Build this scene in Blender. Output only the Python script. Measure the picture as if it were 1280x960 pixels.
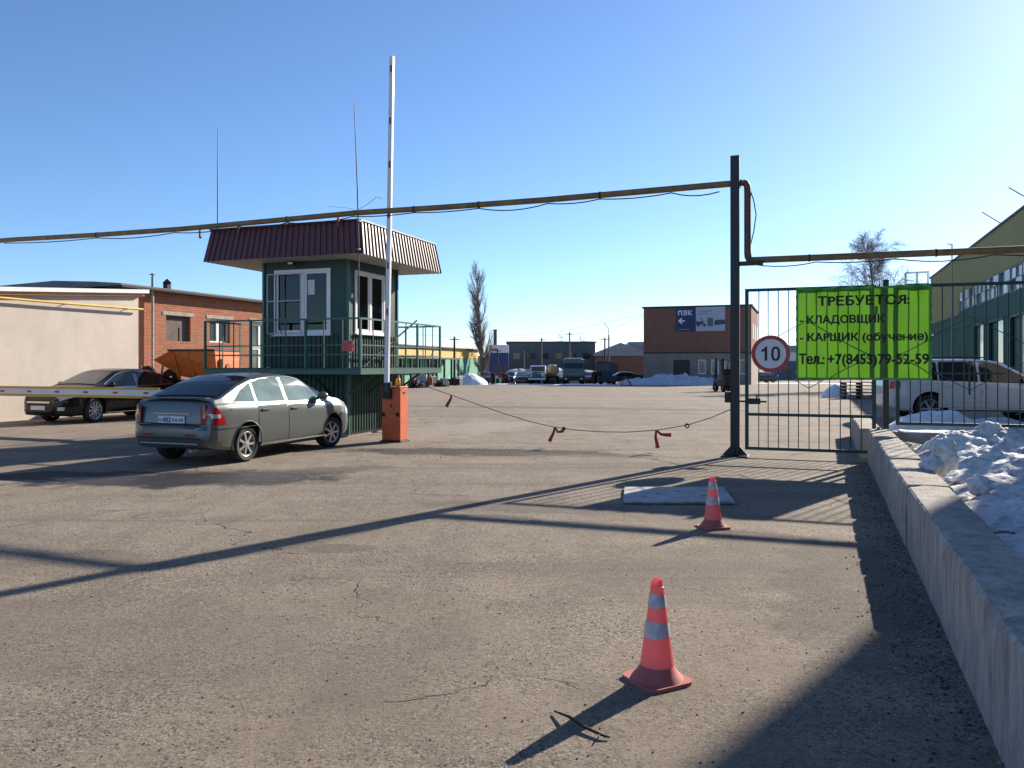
import bpy, math, random
from mathutils import Vector, Matrix, noise
random.seed(7)
for _o in list(bpy.data.objects):
    bpy.data.objects.remove(_o, do_unlink=True)
SC = bpy.context.scene
COL = SC.collection
R = math.radians

# ------------------------------------------------------------------ camera
cd = bpy.data.cameras.new('camera'); cam = bpy.data.objects.new('camera', cd)
COL.objects.link(cam); SC.camera = cam
cam.location = (0, 0, 1.57); cam.rotation_euler = (R(90), 0, 0)
cd.sensor_width = 36; cd.lens = 36 * 1000 / 1280
cd.shift_y = -24 / 1280
cd.clip_start = 0.05; cd.clip_end = 4000
# ------------------------------------------------------------------ sky, sun, exposure
SUN_AZ, SUN_EL = R(41.5), R(24.7)          # azimuth measured from +Y towards +X
wd = bpy.data.worlds.new('World'); SC.world = wd; wd.use_nodes = True
wn = wd.node_tree.nodes; wl = wd.node_tree.links
bg = wn['Background']
sky = wn.new('ShaderNodeTexSky'); sky.sky_type = 'NISHITA'; sky.sun_disc = False
sky.sun_elevation = SUN_EL; sky.sun_rotation = SUN_AZ
sky.air_density = 0.8; sky.dust_density = 0.22; sky.ozone_density = 5.5; sky.altitude = 0
wl.new(sky.outputs[0], bg.inputs[0]); bg.inputs[1].default_value = 0.092
sd = bpy.data.lights.new('sun', 'SUN'); sd.energy = 5.0; sd.angle = R(0.55); sd.color = (1.0, 0.90, 0.76)
sun = bpy.data.objects.new('sun', sd); COL.objects.link(sun)
sdir = Vector((math.sin(SUN_AZ) * math.cos(SUN_EL), math.cos(SUN_AZ) * math.cos(SUN_EL), math.sin(SUN_EL)))
sun.rotation_euler = sdir.to_track_quat('Z', 'Y').to_euler(); sun.location = sdir * 60
SC.view_settings.view_transform = 'Standard'; SC.view_settings.look = 'None'
SC.view_settings.gamma = 1; SC.view_settings.exposure = 0.98
SC.view_settings.use_curve_mapping = False
SC.render.engine = 'CYCLES'
SC.cycles.max_bounces = 6; SC.cycles.diffuse_bounces = 3; SC.cycles.glossy_bounces = 3
SC.cycles.transparent_max_bounces = 8; SC.cycles.sample_clamp_indirect = 6

# ------------------------------------------------------------------ materials
MATS = {}
def mat(name, col, rough=0.6, metal=0.0, var=0.0, scale=6.0, bump=0.0, bscale=40.0, coat=0.0, spec=0.5,
        col2=None, stretch=None, dirt=None):
    """Principled material; var: brightness mottling, col2: second colour mixed in by noise, dirt: (colour, amount)"""
    if name in MATS: return MATS[name]
    m = bpy.data.materials.new(name); m.use_nodes = True
    n = m.node_tree.nodes; l = m.node_tree.links; b = n['Principled BSDF']
    b.inputs['Roughness'].default_value = rough; b.inputs['Metallic'].default_value = metal
    b.inputs['Specular IOR Level'].default_value = spec
    b.inputs['Coat Weight'].default_value = coat; b.inputs['Coat Roughness'].default_value = 0.08
    c4 = (*col, 1)
    b.inputs['Base Color'].default_value = c4
    if var or col2 or bump or dirt:
        tc = n.new('ShaderNodeTexCoord'); mp = n.new('ShaderNodeMapping')
        l.new(tc.outputs['Object'], mp.inputs[0])
        if stretch: mp.inputs['Scale'].default_value = stretch
    out = None
    if var or col2:
        nz = n.new('ShaderNodeTexNoise'); nz.inputs['Scale'].default_value = scale
        nz.inputs['Detail'].default_value = 6; nz.inputs['Roughness'].default_value = 0.62
        l.new(mp.outputs[0], nz.inputs['Vector'])
        cr = n.new('ShaderNodeValToRGB')
        cr.color_ramp.elements[0].position = 0.3; cr.color_ramp.elements[1].position = 0.72
        a = tuple(max(0, c * (1 - var)) for c in col); z = col2 if col2 else tuple(c * (1 + var) for c in col)
        cr.color_ramp.elements[0].color = (*a, 1); cr.color_ramp.elements[1].color = (*z, 1)
        l.new(nz.outputs[0], cr.inputs[0]); out = cr.outputs[0]
    if dirt:
        nz2 = n.new('ShaderNodeTexNoise'); nz2.inputs['Scale'].default_value = scale * 2.7
        nz2.inputs['Detail'].default_value = 8; nz2.inputs['Roughness'].default_value = 0.7
        l.new(mp.outputs[0], nz2.inputs['Vector'])
        mr = n.new('ShaderNodeMapRange'); mr.inputs[1].default_value = 0.45; mr.inputs[2].default_value = 0.75
        mr.inputs[4].default_value = dirt[1]; l.new(nz2.outputs[0], mr.inputs[0])
        mx = n.new('ShaderNodeMix'); mx.data_type = 'RGBA'
        l.new(mr.outputs[0], mx.inputs[0])
        if out: l.new(out, mx.inputs[6])
        else: mx.inputs[6].default_value = c4
        mx.inputs[7].default_value = (*dirt[0], 1); out = mx.outputs[2]
    if out: l.new(out, b.inputs['Base Color'])
    if bump:
        nb = n.new('ShaderNodeTexNoise'); nb.inputs['Scale'].default_value = bscale; nb.inputs['Detail'].default_value = 5
        l.new(mp.outputs[0], nb.inputs['Vector'])
        bp = n.new('ShaderNodeBump'); bp.inputs['Strength'].default_value = min(1, bump); bp.inputs['Distance'].default_value = 0.02
        l.new(nb.outputs[0], bp.inputs['Height']); l.new(bp.outputs[0], b.inputs['Normal'])
    MATS[name] = m
    return m

def brick_mat(name, c1, c2, mortar, rot=None, dirt=0.25, bw=0.26, bh=0.077):
    m = bpy.data.materials.new(name); m.use_nodes = True
    n = m.node_tree.nodes; l = m.node_tree.links; b = n['Principled BSDF']; b.inputs['Roughness'].default_value = 0.9
    b.inputs['Specular IOR Level'].default_value = 0.2
    tc = n.new('ShaderNodeTexCoord'); sp = n.new('ShaderNodeSeparateXYZ'); cb = n.new('ShaderNodeCombineXYZ')
    ad = n.new('ShaderNodeMath'); ad.operation = 'ADD'
    l.new(tc.outputs['Object'], sp.inputs[0]); l.new(sp.outputs[0], ad.inputs[0]); l.new(sp.outputs[1], ad.inputs[1])
    l.new(ad.outputs[0], cb.inputs[0]); l.new(sp.outputs[2], cb.inputs[1])
    bt = n.new('ShaderNodeTexBrick'); l.new(cb.outputs[0], bt.inputs['Vector'])
    bt.inputs['Color1'].default_value = (*c1, 1); bt.inputs['Color2'].default_value = (*c2, 1); bt.inputs['Mortar'].default_value = (*mortar, 1)
    bt.inputs['Scale'].default_value = 1; bt.inputs['Mortar Size'].default_value = 0.008; bt.inputs['Bias'].default_value = -0.1
    bt.inputs['Brick Width'].default_value = bw; bt.inputs['Row Height'].default_value = bh
    nz = n.new('ShaderNodeTexNoise'); nz.inputs['Scale'].default_value = 1.3; nz.inputs['Detail'].default_value = 8
    l.new(tc.outputs['Object'], nz.inputs['Vector'])
    mr = n.new('ShaderNodeMapRange'); mr.inputs[1].default_value = 0.35; mr.inputs[2].default_value = 0.75; mr.inputs[4].default_value = dirt
    l.new(nz.outputs[0], mr.inputs[0])
    mx = n.new('ShaderNodeMix'); mx.data_type = 'RGBA'; l.new(mr.outputs[0], mx.inputs[0]); l.new(bt.outputs[0], mx.inputs[6])
    mx.inputs[7].default_value = (c1[0] * .55, c1[1] * .6, c1[2] * .7, 1); l.new(mx.outputs[2], b.inputs['Base Color'])
    bp = n.new('ShaderNodeBump'); bp.inputs['Strength'].default_value = 0.5; bp.inputs['Distance'].default_value = 0.01; bp.invert = True
    l.new(bt.outputs['Fac'], bp.inputs['Height']); l.new(bp.outputs[0], b.inputs['Normal'])
    return m

def asphalt_mat():
    m = bpy.data.materials.new('asphalt'); m.use_nodes = True
    n = m.node_tree.nodes; l = m.node_tree.links; b = n['Principled BSDF']
    b.inputs['Specular IOR Level'].default_value = 0.25
    tc = n.new('ShaderNodeTexCoord'); P = tc.outputs['Object']
    def nz(scale, detail=5, rough=.6, vec=P, dist=0):
        t = n.new('ShaderNodeTexNoise'); t.inputs['Scale'].default_value = scale; t.inputs['Detail'].default_value = detail
        t.inputs['Roughness'].default_value = rough; t.inputs['Distortion'].default_value = dist
        l.new(vec, t.inputs['Vector']); return t.outputs[0]
    def rng(v, a, z, o0=0., o1=1.):
        t = n.new('ShaderNodeMapRange'); t.inputs[1].default_value = a; t.inputs[2].default_value = z
        t.inputs[3].default_value = o0; t.inputs[4].default_value = o1; l.new(v, t.inputs[0]); return t.outputs[0]
    def math2(op, a, c):
        t = n.new('ShaderNodeMath'); t.operation = op
        for i, q in enumerate((a, c)):
            if isinstance(q, (int, float)): t.inputs[i].default_value = q
            else: l.new(q, t.inputs[i])
        return t.outputs[0]
    def mix(f, a, c, mode='MIX'):
        t = n.new('ShaderNodeMix'); t.data_type = 'RGBA'; t.blend_type = mode
        for i, q in ((0, f), (6, a), (7, c)):
            if isinstance(q, (int, float)): t.inputs[i].default_value = q
            elif isinstance(q, tuple): t.inputs[i].default_value = (*q, 1)
            else: l.new(q, t.inputs[i])
        return t.outputs[2]
    def stretch(sx, sy, rz=R(20)):
        t = n.new('ShaderNodeMapping'); t.vector_type = 'POINT'
        t.inputs['Rotation'].default_value = (0, 0, rz); t.inputs['Scale'].default_value = (sx, sy, 1)
        l.new(P, t.inputs[0]); return t.outputs[0]
    # broad tone, dust, tyre-polished streaks across the yard
    col = mix(rng(nz(.3, 8, .68), .34, .66), (.28, .224, .168), (.38, .311, .24))
    col = mix(rng(nz(1.5, 8, .72), .44, .66, 0, .7), col, (.165, .134, .104))
    col = mix(rng(nz(1.0, 6, .6, stretch(.12, .9)), .46, .66, 0, .5), col, (.36, .30, .235))
    col = mix(rng(nz(.7, 7, .7, stretch(.10, 1.6, R(16))), .52, .64, 0, .6), col, (.125, .103, .082))
    col = mix(rng(nz(.55, 6, .62, stretch(2.2, .22)), .50, .62, 0, .45), col, (.20, .162, .124))
    col = mix(rng(nz(.8, 7, .7, stretch(.5, .5)), .60, .70, 0, .6), col, (.40, .33, .25))
    # aggregate
    vo = n.new('ShaderNodeTexVoronoi'); vo.inputs['Scale'].default_value = 40; l.new(P, vo.inputs['Vector'])
    gv = n.new('ShaderNodeSeparateColor'); l.new(vo.outputs['Color'], gv.inputs[0])
    grit = rng(nz(.9, 4, .6), .38, .62, .25, 1.)
    dark = math2('MULTIPLY', rng(gv.outputs[0], .70, .76), grit)
    lite = math2('MULTIPLY', rng(gv.outputs[1], .82, .95), grit)
    near = rng(vo.outputs['Distance'], .1, .6, 1., 0.)
    col = mix(math2('MULTIPLY', math2('MULTIPLY', dark, near), .8), col, (.035, .029, .024))
    col = mix(math2('MULTIPLY', math2('MULTIPLY', lite, near), .6), col, (.42, .38, .33))
    col = mix(rng(nz(95, 4, .8), .42, .62, 0, .5), col, (.12, .099, .079))
    col = mix(rng(nz(24, 4, .75), .50, .68, 0, .45), col, (.14, .115, .091))
    v4 = n.new('ShaderNodeTexVoronoi'); v4.inputs['Scale'].default_value = 105; l.new(P, v4.inputs['Vector'])
    g4 = n.new('ShaderNodeSeparateColor'); l.new(v4.outputs['Color'], g4.inputs[0])
    grit2 = rng(nz(.6, 5, .65), .40, .60, .15, 1.)
    col = mix(math2('MULTIPLY', rng(g4.outputs[0], .80, .84), math2('MULTIPLY', grit2, .8)), col, (.022, .019, .016))
    col = mix(math2('MULTIPLY', rng(g4.outputs[1], .88, .93), math2('MULTIPLY', grit2, .7)), col, (.50, .45, .38))
    # sparse dark crumbs
    v2 = n.new('ShaderNodeTexVoronoi'); v2.inputs['Scale'].default_value = 5.5; l.new(P, v2.inputs['Vector'])
    col = mix(rng(v2.outputs['Distance'], .03, .075, .85, 0.), col, (.045, .04, .034))
    # cracks
    wv = n.new('ShaderNodeVectorMath'); wv.operation = 'MULTIPLY_ADD'
    nc = n.new('ShaderNodeTexNoise'); nc.inputs['Scale'].default_value = 1.1; nc.inputs['Detail'].default_value = 6
    l.new(P, nc.inputs['Vector']); l.new(nc.outputs[1], wv.inputs[0]); wv.inputs[1].default_value = (1.6, 1.6, 0); l.new(P, wv.inputs[2])
    v3 = n.new('ShaderNodeTexVoronoi'); v3.feature = 'DISTANCE_TO_EDGE'; v3.inputs['Scale'].default_value = .16; l.new(wv.outputs[0], v3.inputs['Vector'])
    crack = math2('MULTIPLY', rng(v3.outputs['Distance'], .0006, .0020, 1., 0.), rng(nz(.5, 3), .47, .55))
    col = mix(math2('MULTIPLY', crack, .7), col, (.03, .027, .024))
    # shaped stains: (centre, radii, turn, colour, strength)
    rough = None
    for (cx, cy, rx, ry, rz, c, s) in (
            (-4.35, 11.05, 2.3, .85, R(8), (.034, .032, .032), 1.), (-6.6, 11.3, 1.9, .5, R(4), (.055, .048, .042), .9),
            (-2.6, 12.0, 1.0, .35, R(20), (.09, .078, .066), .6),
            (-.7, 14.4, 2.9, .6, R(-6), (.055, .047, .04), .85), (1.6, 6.2, 1.6, .9, R(20), (.17, .14, .11), .4), (-2.4, 4.6, 2.2, .8, R(-15), (.18, .15, .12), .4), (.4, 8.8, 1.5, .4, R(-10), (.10, .085, .07), .5), (-1.5, 6.8, .35, .22, 0, (.09, .077, .065), .5), (2.35, 5.6, .5, 1.8, R(-20), (.10, .085, .07), .5), (1.3, 13.9, 2.1, .3, R(-12), (.095, .082, .07), .5),
            (-1.2, 19.6, 1.5, 3.2, R(-24), (.31, .275, .23), .75), (4.5, 38, 12, 1.3, R(-14), (.26, .225, .185), .6),
            (2, 29, 9, .8, R(-16), (.10, .088, .073), .55), (7, 24, 7, .9, R(-18), (.25, .215, .175), .45)):
        mp = n.new('ShaderNodeMapping'); mp.vector_type = 'TEXTURE'
        mp.inputs['Location'].default_value = (cx, cy, 0); mp.inputs['Rotation'].default_value = (0, 0, rz); mp.inputs['Scale'].default_value = (rx, ry, 1)
        l.new(P, mp.inputs[0])
        ln = n.new('ShaderNodeVectorMath'); ln.operation = 'LENGTH'; l.new(mp.outputs[0], ln.inputs[0])
        e = math2('ADD', ln.outputs['Value'], math2('MULTIPLY', math2('SUBTRACT', nz(1.7, 7, .68), .5), 2.2))
        msk = rng(e, .72, 1.05, s, 0.)
        col = mix(msk, col, c)
        if cx == -4.35:
            ice = math2('MULTIPLY', rng(nz(2.6, 8, .75, stretch(1, 3.2, R(-30))), .57, .66), rng(e, .5, .95, 1., 0.))
            col = mix(math2('MULTIPLY', ice, .55), col, (.38, .36, .34)); rough = rng(e, .6, 1., .38, .9)
    l.new(col, b.inputs['Base Color']); l.new(rough, b.inputs['Roughness'])
    h = math2('ADD', math2('MULTIPLY', nz(110, 5, .8), .75), math2('MULTIPLY', nz(32, 4, .7), .55))
    h = math2('SUBTRACT', h, math2('MULTIPLY', dark, .5))
    h = math2('ADD', h, math2('MULTIPLY', nz(5, 5), .35)); h = math2('SUBTRACT', h, crack)
    bp = n.new('ShaderNodeBump'); bp.inputs['Strength'].default_value = 1.0; bp.inputs['Distance'].default_value = .013
    l.new(h, bp.inputs['Height']); l.new(bp.outputs[0], b.inputs['Normal'])
    return m

def snow_mat(name, base, dirtc, amount, scale):
    m = mat(name, base, .75, bump=.6, bscale=26, var=.05, scale=3, dirt=(dirtc, amount), spec=.3)
    b = m.node_tree.nodes['Principled BSDF']
    b.inputs['Subsurface Weight'].default_value = 0.0
    return m

# ------------------------------------------------------------------ mesh building
class MB:
    def __init__(s): s.v = []; s.f = []; s.m = []
    def add(s, vs, fs, mi=0):
        k = len(s.v); s.v += [tuple(p) for p in vs]
        for q in fs: s.f.append(tuple(i + k for i in q)); s.m.append(mi)
        return s
    def box(s, x0, x1, y0, y1, z0, z1, b=0.0, mi=0):
        if x0 > x1: x0, x1 = x1, x0
        if y0 > y1: y0, y1 = y1, y0
        if z0 > z1: z0, z1 = z1, z0
        b = min(b, (x1 - x0) * .45, (y1 - y0) * .45, (z1 - z0) * .45)
        if b <= 0:
            vs = [(x, y, z) for z in (z0, z1) for y in (y0, y1) for x in (x0, x1)]
            return s.add(vs, [(0, 2, 3, 1), (4, 5, 7, 6), (0, 1, 5, 4), (2, 6, 7, 3), (0, 4, 6, 2), (1, 3, 7, 5)], mi)
        X = (x0, x1); Y = (y0, y1); Z = (z0, z1); ix = {}; vs = []
        for i in (0, 1):
            for j in (0, 1):
                for k in (0, 1):
                    sx, sy, sz = 1 - 2 * i, 1 - 2 * j, 1 - 2 * k
                    for a in range(3):
                        ix[i, j, k, a] = len(vs)
                        vs.append((X[i] + (b * sx if a != 0 else 0), Y[j] + (b * sy if a != 1 else 0), Z[k] + (b * sz if a != 2 else 0)))
        fs = []
        for a in range(3):
            for e in (0, 1):
                q = []
                for (u, w) in ((0, 0), (1, 0), (1, 1), (0, 1)):
                    c = [0, 0, 0]; c[a] = e; c[(a + 1) % 3] = u; c[(a + 2) % 3] = w; q.append(ix[c[0], c[1], c[2], a])
                fs.append(tuple(q if e else q[::-1]))
        for a in range(3):
            p, q = (a + 1) % 3, (a + 2) % 3
            for u in (0, 1):
                for w in (0, 1):
                    c0 = [0, 0, 0]; c0[p] = u; c0[q] = w; c1 = list(c0); c1[a] = 1
                    fc = [ix[(*c0, p)], ix[(*c1, p)], ix[(*c1, q)], ix[(*c0, q)]]
                    fs.append(tuple(fc if (u == w) else fc[::-1]))
        for i in (0, 1):
            for j in (0, 1):
                for k in (0, 1):
                    t = [ix[i, j, k, 0], ix[i, j, k, 1], ix[i, j, k, 2]]
                    fs.append(tuple(t if (i + j + k) % 2 else t[::-1]))
        return s.add(vs, fs, mi)
    def beam(s, p, q, w, h=None, up=(0, 0, 1), mi=0):
        p = Vector(p); q = Vector(q); h = h or w; d = (q - p).normalized(); up = Vector(up)
        if abs(d.dot(up)) > .99: up = Vector((0, 1, 0))
        a = d.cross(up).normalized() * (w / 2); c = a.cross(d).normalized() * (h / 2)
        vs = [p - a - c, p + a - c, p + a + c, p - a + c, q - a - c, q + a - c, q + a + c, q - a + c]
        return s.add(vs, [(0, 1, 2, 3), (7, 6, 5, 4), (0, 4, 5, 1), (1, 5, 6, 2), (2, 6, 7, 3), (3, 7, 4, 0)], mi)
    def tube(s, pts, r, n=8, caps=True, mi=0):
        pts = [Vector(p) for p in pts]; rs = r if isinstance(r, (list, tuple)) else [r] * len(pts)
        k = len(s.v); prev = None
        for i, p in enumerate(pts):
            d = (pts[min(i + 1, len(pts) - 1)] - pts[max(i - 1, 0)]).normalized()
            if prev is None:
                prev = d.orthogonal().normalized()
            else:
                prev = (prev - d * prev.dot(d))
                prev = prev.normalized() if prev.length > 1e-6 else d.orthogonal().normalized()
            o = d.cross(prev)
            for j in range(n):
                t = 2 * math.pi * j / n; s.v.append(tuple(p + (prev * math.cos(t) + o * math.sin(t)) * rs[i]))
        for i in range(len(pts) - 1):
            for j in range(n):
                a = k + i * n + j; c = k + i * n + (j + 1) % n
                s.f.append((a, c, c + n, a + n)); s.m.append(mi)
        if caps:
            s.f.append(tuple(k + j for j in range(n))[::-1]); s.m.append(mi)
            e = k + (len(pts) - 1) * n
            s.f.append(tuple(e + j for j in range(n))); s.m.append(mi)
        return s
    def cyl(s, p, q, r0, r1=None, n=12, mi=0): return s.tube([p, q], [r0, r0 if r1 is None else r1], n, True, mi)
    def lathe(s, prof, n=24, axis='z', c=(0, 0, 0), mi=0, close=False):
        k = len(s.v)
        for (r, h) in prof:
            for j in range(n):
                t = 2 * math.pi * j / n; a, b2 = r * math.cos(t), r * math.sin(t)
                p = (a, b2, h) if axis == 'z' else ((h, a, b2) if axis == 'x' else (b2, h, a))
                s.v.append((p[0] + c[0], p[1] + c[1], p[2] + c[2]))
        N = len(prof)
        for i in range(N - 1 + (1 if close else 0)):
            for j in range(n):
                a = k + i * n + j; b2 = k + i * n + (j + 1) % n; i2 = ((i + 1) % N)
                s.f.append((a, b2, k + i2 * n + (j + 1) % n, k + i2 * n + j)); s.m.append(mi)
        return s
    def prism(s, poly, d0, d1, plane='xz', mi=0):
        def P(u, w, d): return {'xz': (u, d, w), 'yz': (d, u, w), 'xy': (u, w, d)}[plane]
        n = len(poly); vs = [P(u, w, d0) for u, w in poly] + [P(u, w, d1) for u, w in poly]
        fs = [tuple(range(n))[::-1], tuple(range(n, 2 * n))] + [(i, (i + 1) % n, n + (i + 1) % n, n + i) for i in range(n)]
        return s.add(vs, fs, mi)
    def grid(s, rows, mi=0, closed=False):
        k = len(s.v); nr = len(rows); nc = len(rows[0])
        for r in rows: s.v += [tuple(p) for p in r]
        for i in range(nr - 1):
            for j in range(nc - 1 + (1 if closed else 0)):
                a = k + i * nc + j; b2 = k + i * nc + (j + 1) % nc
                s.f.append((a, b2, b2 + nc, a + nc)); s.m.append(mi)
        return s
    def mesh(s, name, mats, smooth=None, fix=True):
        me = bpy.data.meshes.new(name); me.from_pydata(s.v, [], s.f)
        for q in (mats if isinstance(mats, (list, tuple)) else [mats]): me.materials.append(q)
        if any(s.m): me.polygons.foreach_set('material_index', s.m)
        if fix:
            import bmesh
            bm = bmesh.new(); bm.from_mesh(me); bmesh.ops.recalc_face_normals(bm, faces=bm.faces); bm.to_mesh(me); bm.free()
        if smooth:
            me.polygons.foreach_set('use_smooth', [True] * len(me.polygons)); me.set_sharp_from_angle(angle=R(smooth))
        me.update(); return me
    def build(s, name, mats, parent=None, smooth=None, loc=None, rz=None, fix=True):
        return link(name, s.mesh(name, mats, smooth, fix), parent, loc, rz)

def link(name, me, parent=None, loc=None, rz=None):
    o = bpy.data.objects.new(name, me); COL.objects.link(o)
    if parent: o.parent = parent
    if loc is not None: o.location = loc
    if rz is not None: o.rotation_euler = (0, 0, rz) if isinstance(rz, (int, float)) else rz
    return o
def tag(o, label, cat, group=None):
    o['label'] = label; o['category'] = cat
    if group: o['group'] = group
    return o
def thing(name, label, cat, loc=(0, 0, 0), rz=0, group=None):
    o = bpy.data.objects.new(name, None); COL.objects.link(o); o.empty_display_size = .2
    o.location = loc; o.rotation_euler = (0, 0, rz); return tag(o, label, cat, group)
def structure(o): o['kind'] = 'structure'; return o
def stuff(o, label=None, cat=None):
    o['kind'] = 'stuff'
    if label: o['label'] = label
    if cat: o['category'] = cat
    return o
def fbm(x, y, z=0, o=5): return noise.fractal(Vector((x, y, z)), 1.0, 2.0, o)
def interp(pts, x):
    if x <= pts[0][0]: return pts[0][1]
    for (a, b), (c, d) in zip(pts, pts[1:]):
        if x <= c: return b + (d - b) * ((x - a) / (c - a) if c > a else 1)
    return pts[-1][1]
def _raw_text(body, size):
    c = bpy.data.curves.new('lettering', 'FONT'); c.body = body; c.size = size; c.resolution_u = 3
    o = bpy.data.objects.new('lettering', c); COL.objects.link(o)
    dg = bpy.context.evaluated_depsgraph_get(); dg.update()
    me = bpy.data.meshes.new_from_object(o.evaluated_get(dg)); bpy.data.objects.remove(o); bpy.data.curves.remove(c)
    V = [(v.co.x, v.co.y) for v in me.vertices]; Fs = [tuple(p.vertices) for p in me.polygons]; bpy.data.meshes.remove(me)
    return V, Fs
def text_mesh(body, size, bold=0.0, depth=0.0, align='LEFT', sx=1.0, mats=None, width=None):
    """lettering standing in the local x-z plane, facing -y; a few letters are shaped from mirrored or scaled capitals"""
    body = body.replace('Р', 'P'); runs = []; cur = ''
    for ch in body:
        if ch in 'Ян': runs += [cur, ch]; cur = ''
        else: cur += ch
    runs.append(cur); V = []; Fs = []; x = 0.0
    for r_ in runs:
        if not r_: continue
        a, f = _raw_text({'Я': 'R', 'н': 'H'}.get(r_, r_), size)
        if r_ == 'Я': a = [(-p[0], p[1]) for p in a]
        if r_ == 'н': a = [(p[0] * .76, p[1] * .74) for p in a]
        x0 = min(p[0] for p in a); x1 = max(p[0] for p in a); k = len(V)
        V += [(p[0] - x0 + x, p[1]) for p in a]; Fs += [tuple(q + k for q in t) for t in f]; x += x1 - x0 + .085 * size
    if width: sx = width / max(p[0] for p in V)
    V = [(p[0] * sx, p[1]) for p in V]; m = MB()
    offs = ((0, 0), (1, 0), (-1, 0), (0, .8), (0, -.8), (.7, .6), (-.7, .6), (.7, -.6), (-.7, -.6)) if bold else ((0, 0),)
    for i, (dx, dz) in enumerate(offs): m.add([(p[0] + dx * bold, -i * .0003, p[1] + dz * bold) for p in V], Fs)
    return m.mesh('lettering', mats, fix=False)
def gz(y): return 0.0 if y < 35 else -0.0115 * (min(y, 140) - 35)
RD = R(-20)                                   # the road runs 20 degrees to the right of +Y
def road(x, y, o=(0, 0)): return (o[0] + x * math.cos(RD) - y * math.sin(RD), o[1] + x * math.sin(RD) + y * math.cos(RD))

# palette
DKGREEN = mat('dark_green_paint', (.006, .045, .033), .5, var=.25, scale=3, dirt=((.03, .04, .035), .35))
RAILGREEN = mat('green_rail_paint', (.018, .115, .085), .45, var=.2, scale=5)
GATEGREEN = mat('gate_green_paint', (.005, .04, .030), .5, var=.2, scale=5)
BLACKP = mat('black_paint', (.008, .008, .010), .5, var=.3, scale=8, dirt=((.03, .022, .02), .3))
BLACKPL = mat('black_plastic', (.012, .012, .013), .55)
RUBBER = mat('rubber', (.014, .014, .014), .85, var=.3, scale=20, dirt=((.09, .08, .07), .35))
STEEL = mat('grey_steel', (.32, .33, .34), .45, .6, var=.2, scale=9)
ZINC = mat('weathered_zinc', (.30, .31, .32), .6, .3, var=.25, scale=5)
PIPEY = mat('ochre_gas_pipe_paint', (.25, .155, .06), .65, var=.3, scale=3, dirt=((.09, .058, .038), .8))
PVC = mat('white_pvc', (.78, .78, .77), .35, var=.04, scale=8)
CABLE = mat('black_cable', (.01, .01, .01), .6)
CONCW = mat('wall_concrete', (.42, .385, .345), .9, var=.22, scale=2.4, bump=1, bscale=30, dirt=((.12, .105, .09), .85), spec=.2, stretch=(1.5, 1.5, .45))
SNOW = snow_mat('snow', (.84, .86, .89), (.42, .38, .34), .55, 1.6)
SNOWD = snow_mat('dirty_shade_tinted_snow', (.60, .63, .68), (.08, .07, .065), .9, .8)  # real dirt plus a darker bluish base standing in for shade on far heaps
CONC = mat('concrete', (.40, .365, .32), .9, var=.2, scale=2.2, bump=.8, bscale=22, dirt=((.16, .14, .12), .6), spec=.2)
WGLASS = mat('window_glass', (.018, .024, .030), .06, spec=.8)
BUSWHITE = mat('white_paint', (.74, .74, .73), .45, var=.08, scale=5)
# ================================================================== SETTING
m = MB()
ys = [-80, 0, 35, 60, 100, 140, 400, 2500]; xs = [-1600, -200, -60, 0, 60, 200, 1600]
m.grid([[(x, y, gz(y)) for x in xs] for y in ys])
structure(m.build('ground', asphalt_mat()))

# raised strip of soil behind the retaining wall
WO, WR = (5.85, 13.2), R(-21.27)
def wl_(x, y): return (WO[0] + x * math.cos(WR) - y * math.sin(WR), WO[1] + x * math.sin(WR) + y * math.cos(WR))
SOIL = mat('frozen_soil', (.10, .085, .07), .95, var=.5, scale=4, bump=1, bscale=15, dirt=((.6, .62, .66), .35))
def snow_h(x, y):
    """snow bank heights over the strip, x away from the wall, y along it"""
    h = .33 + .07 * fbm(x * 1.5, y * 1.5, 3)
    def blob(cx, cy, rx, ry, a, p=1.0):
        d = ((x - cx) / rx) ** 2 + ((y - cy) / ry) ** 2
        return a * max(0, 1 - d) ** p
    s = blob(1.45, -2.5, 1.0, 1.15, .38) + blob(1.25, -4.3, .95, 1.2, .24) + blob(2.9, -4.6, 1.5, 1.9, .34) + blob(3.4, -2.2, 1.3, 1.0, .30) \
        + blob(.72, -3.0, .4, 1.2, .12) + blob(2.2, -6.2, 1.3, 1.0, .22) + blob(4.4, -6.5, 1.6, 2.2, .34) + blob(.8, -5.9, .45, .7, .13) + blob(1.5, -7.6, .9, .8, .10) + blob(.95, -8.5, .65, 1.0, .09) + blob(.8, -7.0, .5, .8, .13) + blob(1.6, -6.6, .8, 1.0, .16) + blob(2.6, -8.8, 1.2, 1.0, .12)
    if s > 0.004:
        w = Vector((x, y, 0)) + .3 * Vector((noise.noise(Vector((x * 2, y * 2, 5))), noise.noise(Vector((x * 2, y * 2, 8))), 0))
        rg = 1 - abs(fbm(w.x * 1.6, w.y * 1.6, 7, 3)); d_ = noise.voronoi(Vector((w.x * 3.2, w.y * 3.2, .5)))[0]
        kn = max(0, .55 - d_[0]) ** 1.5
        s = s * (.5 + .6 * rg) + min(1, s * 7) * (.036 * fbm(x * 3.5, y * 3.5, 1, 6) + .10 * kn + .012 * noise.noise(Vector((x * 28, y * 28, 0))))
        s = max(s, .006)
    else:
        s += .03 * max(0, fbm(x * 2.1, y * 2.1, 9))
    return h + s, s
nx, ny = 190, 330
rows = []; mk = []
for i in range(ny + 1):
    yy = -11.0 + 10.3 * i / ny; r_ = []; q_ = []
    for j in range(nx + 1):
        xx = .33 + 6.0 * (j / nx) ** 1.3
        h, s = snow_h(xx, yy); r_.append((xx, yy, h)); q_.append(s)
    rows.append(r_); mk.append(q_)
m = MB(); m.grid(rows)
fi = 0
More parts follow.
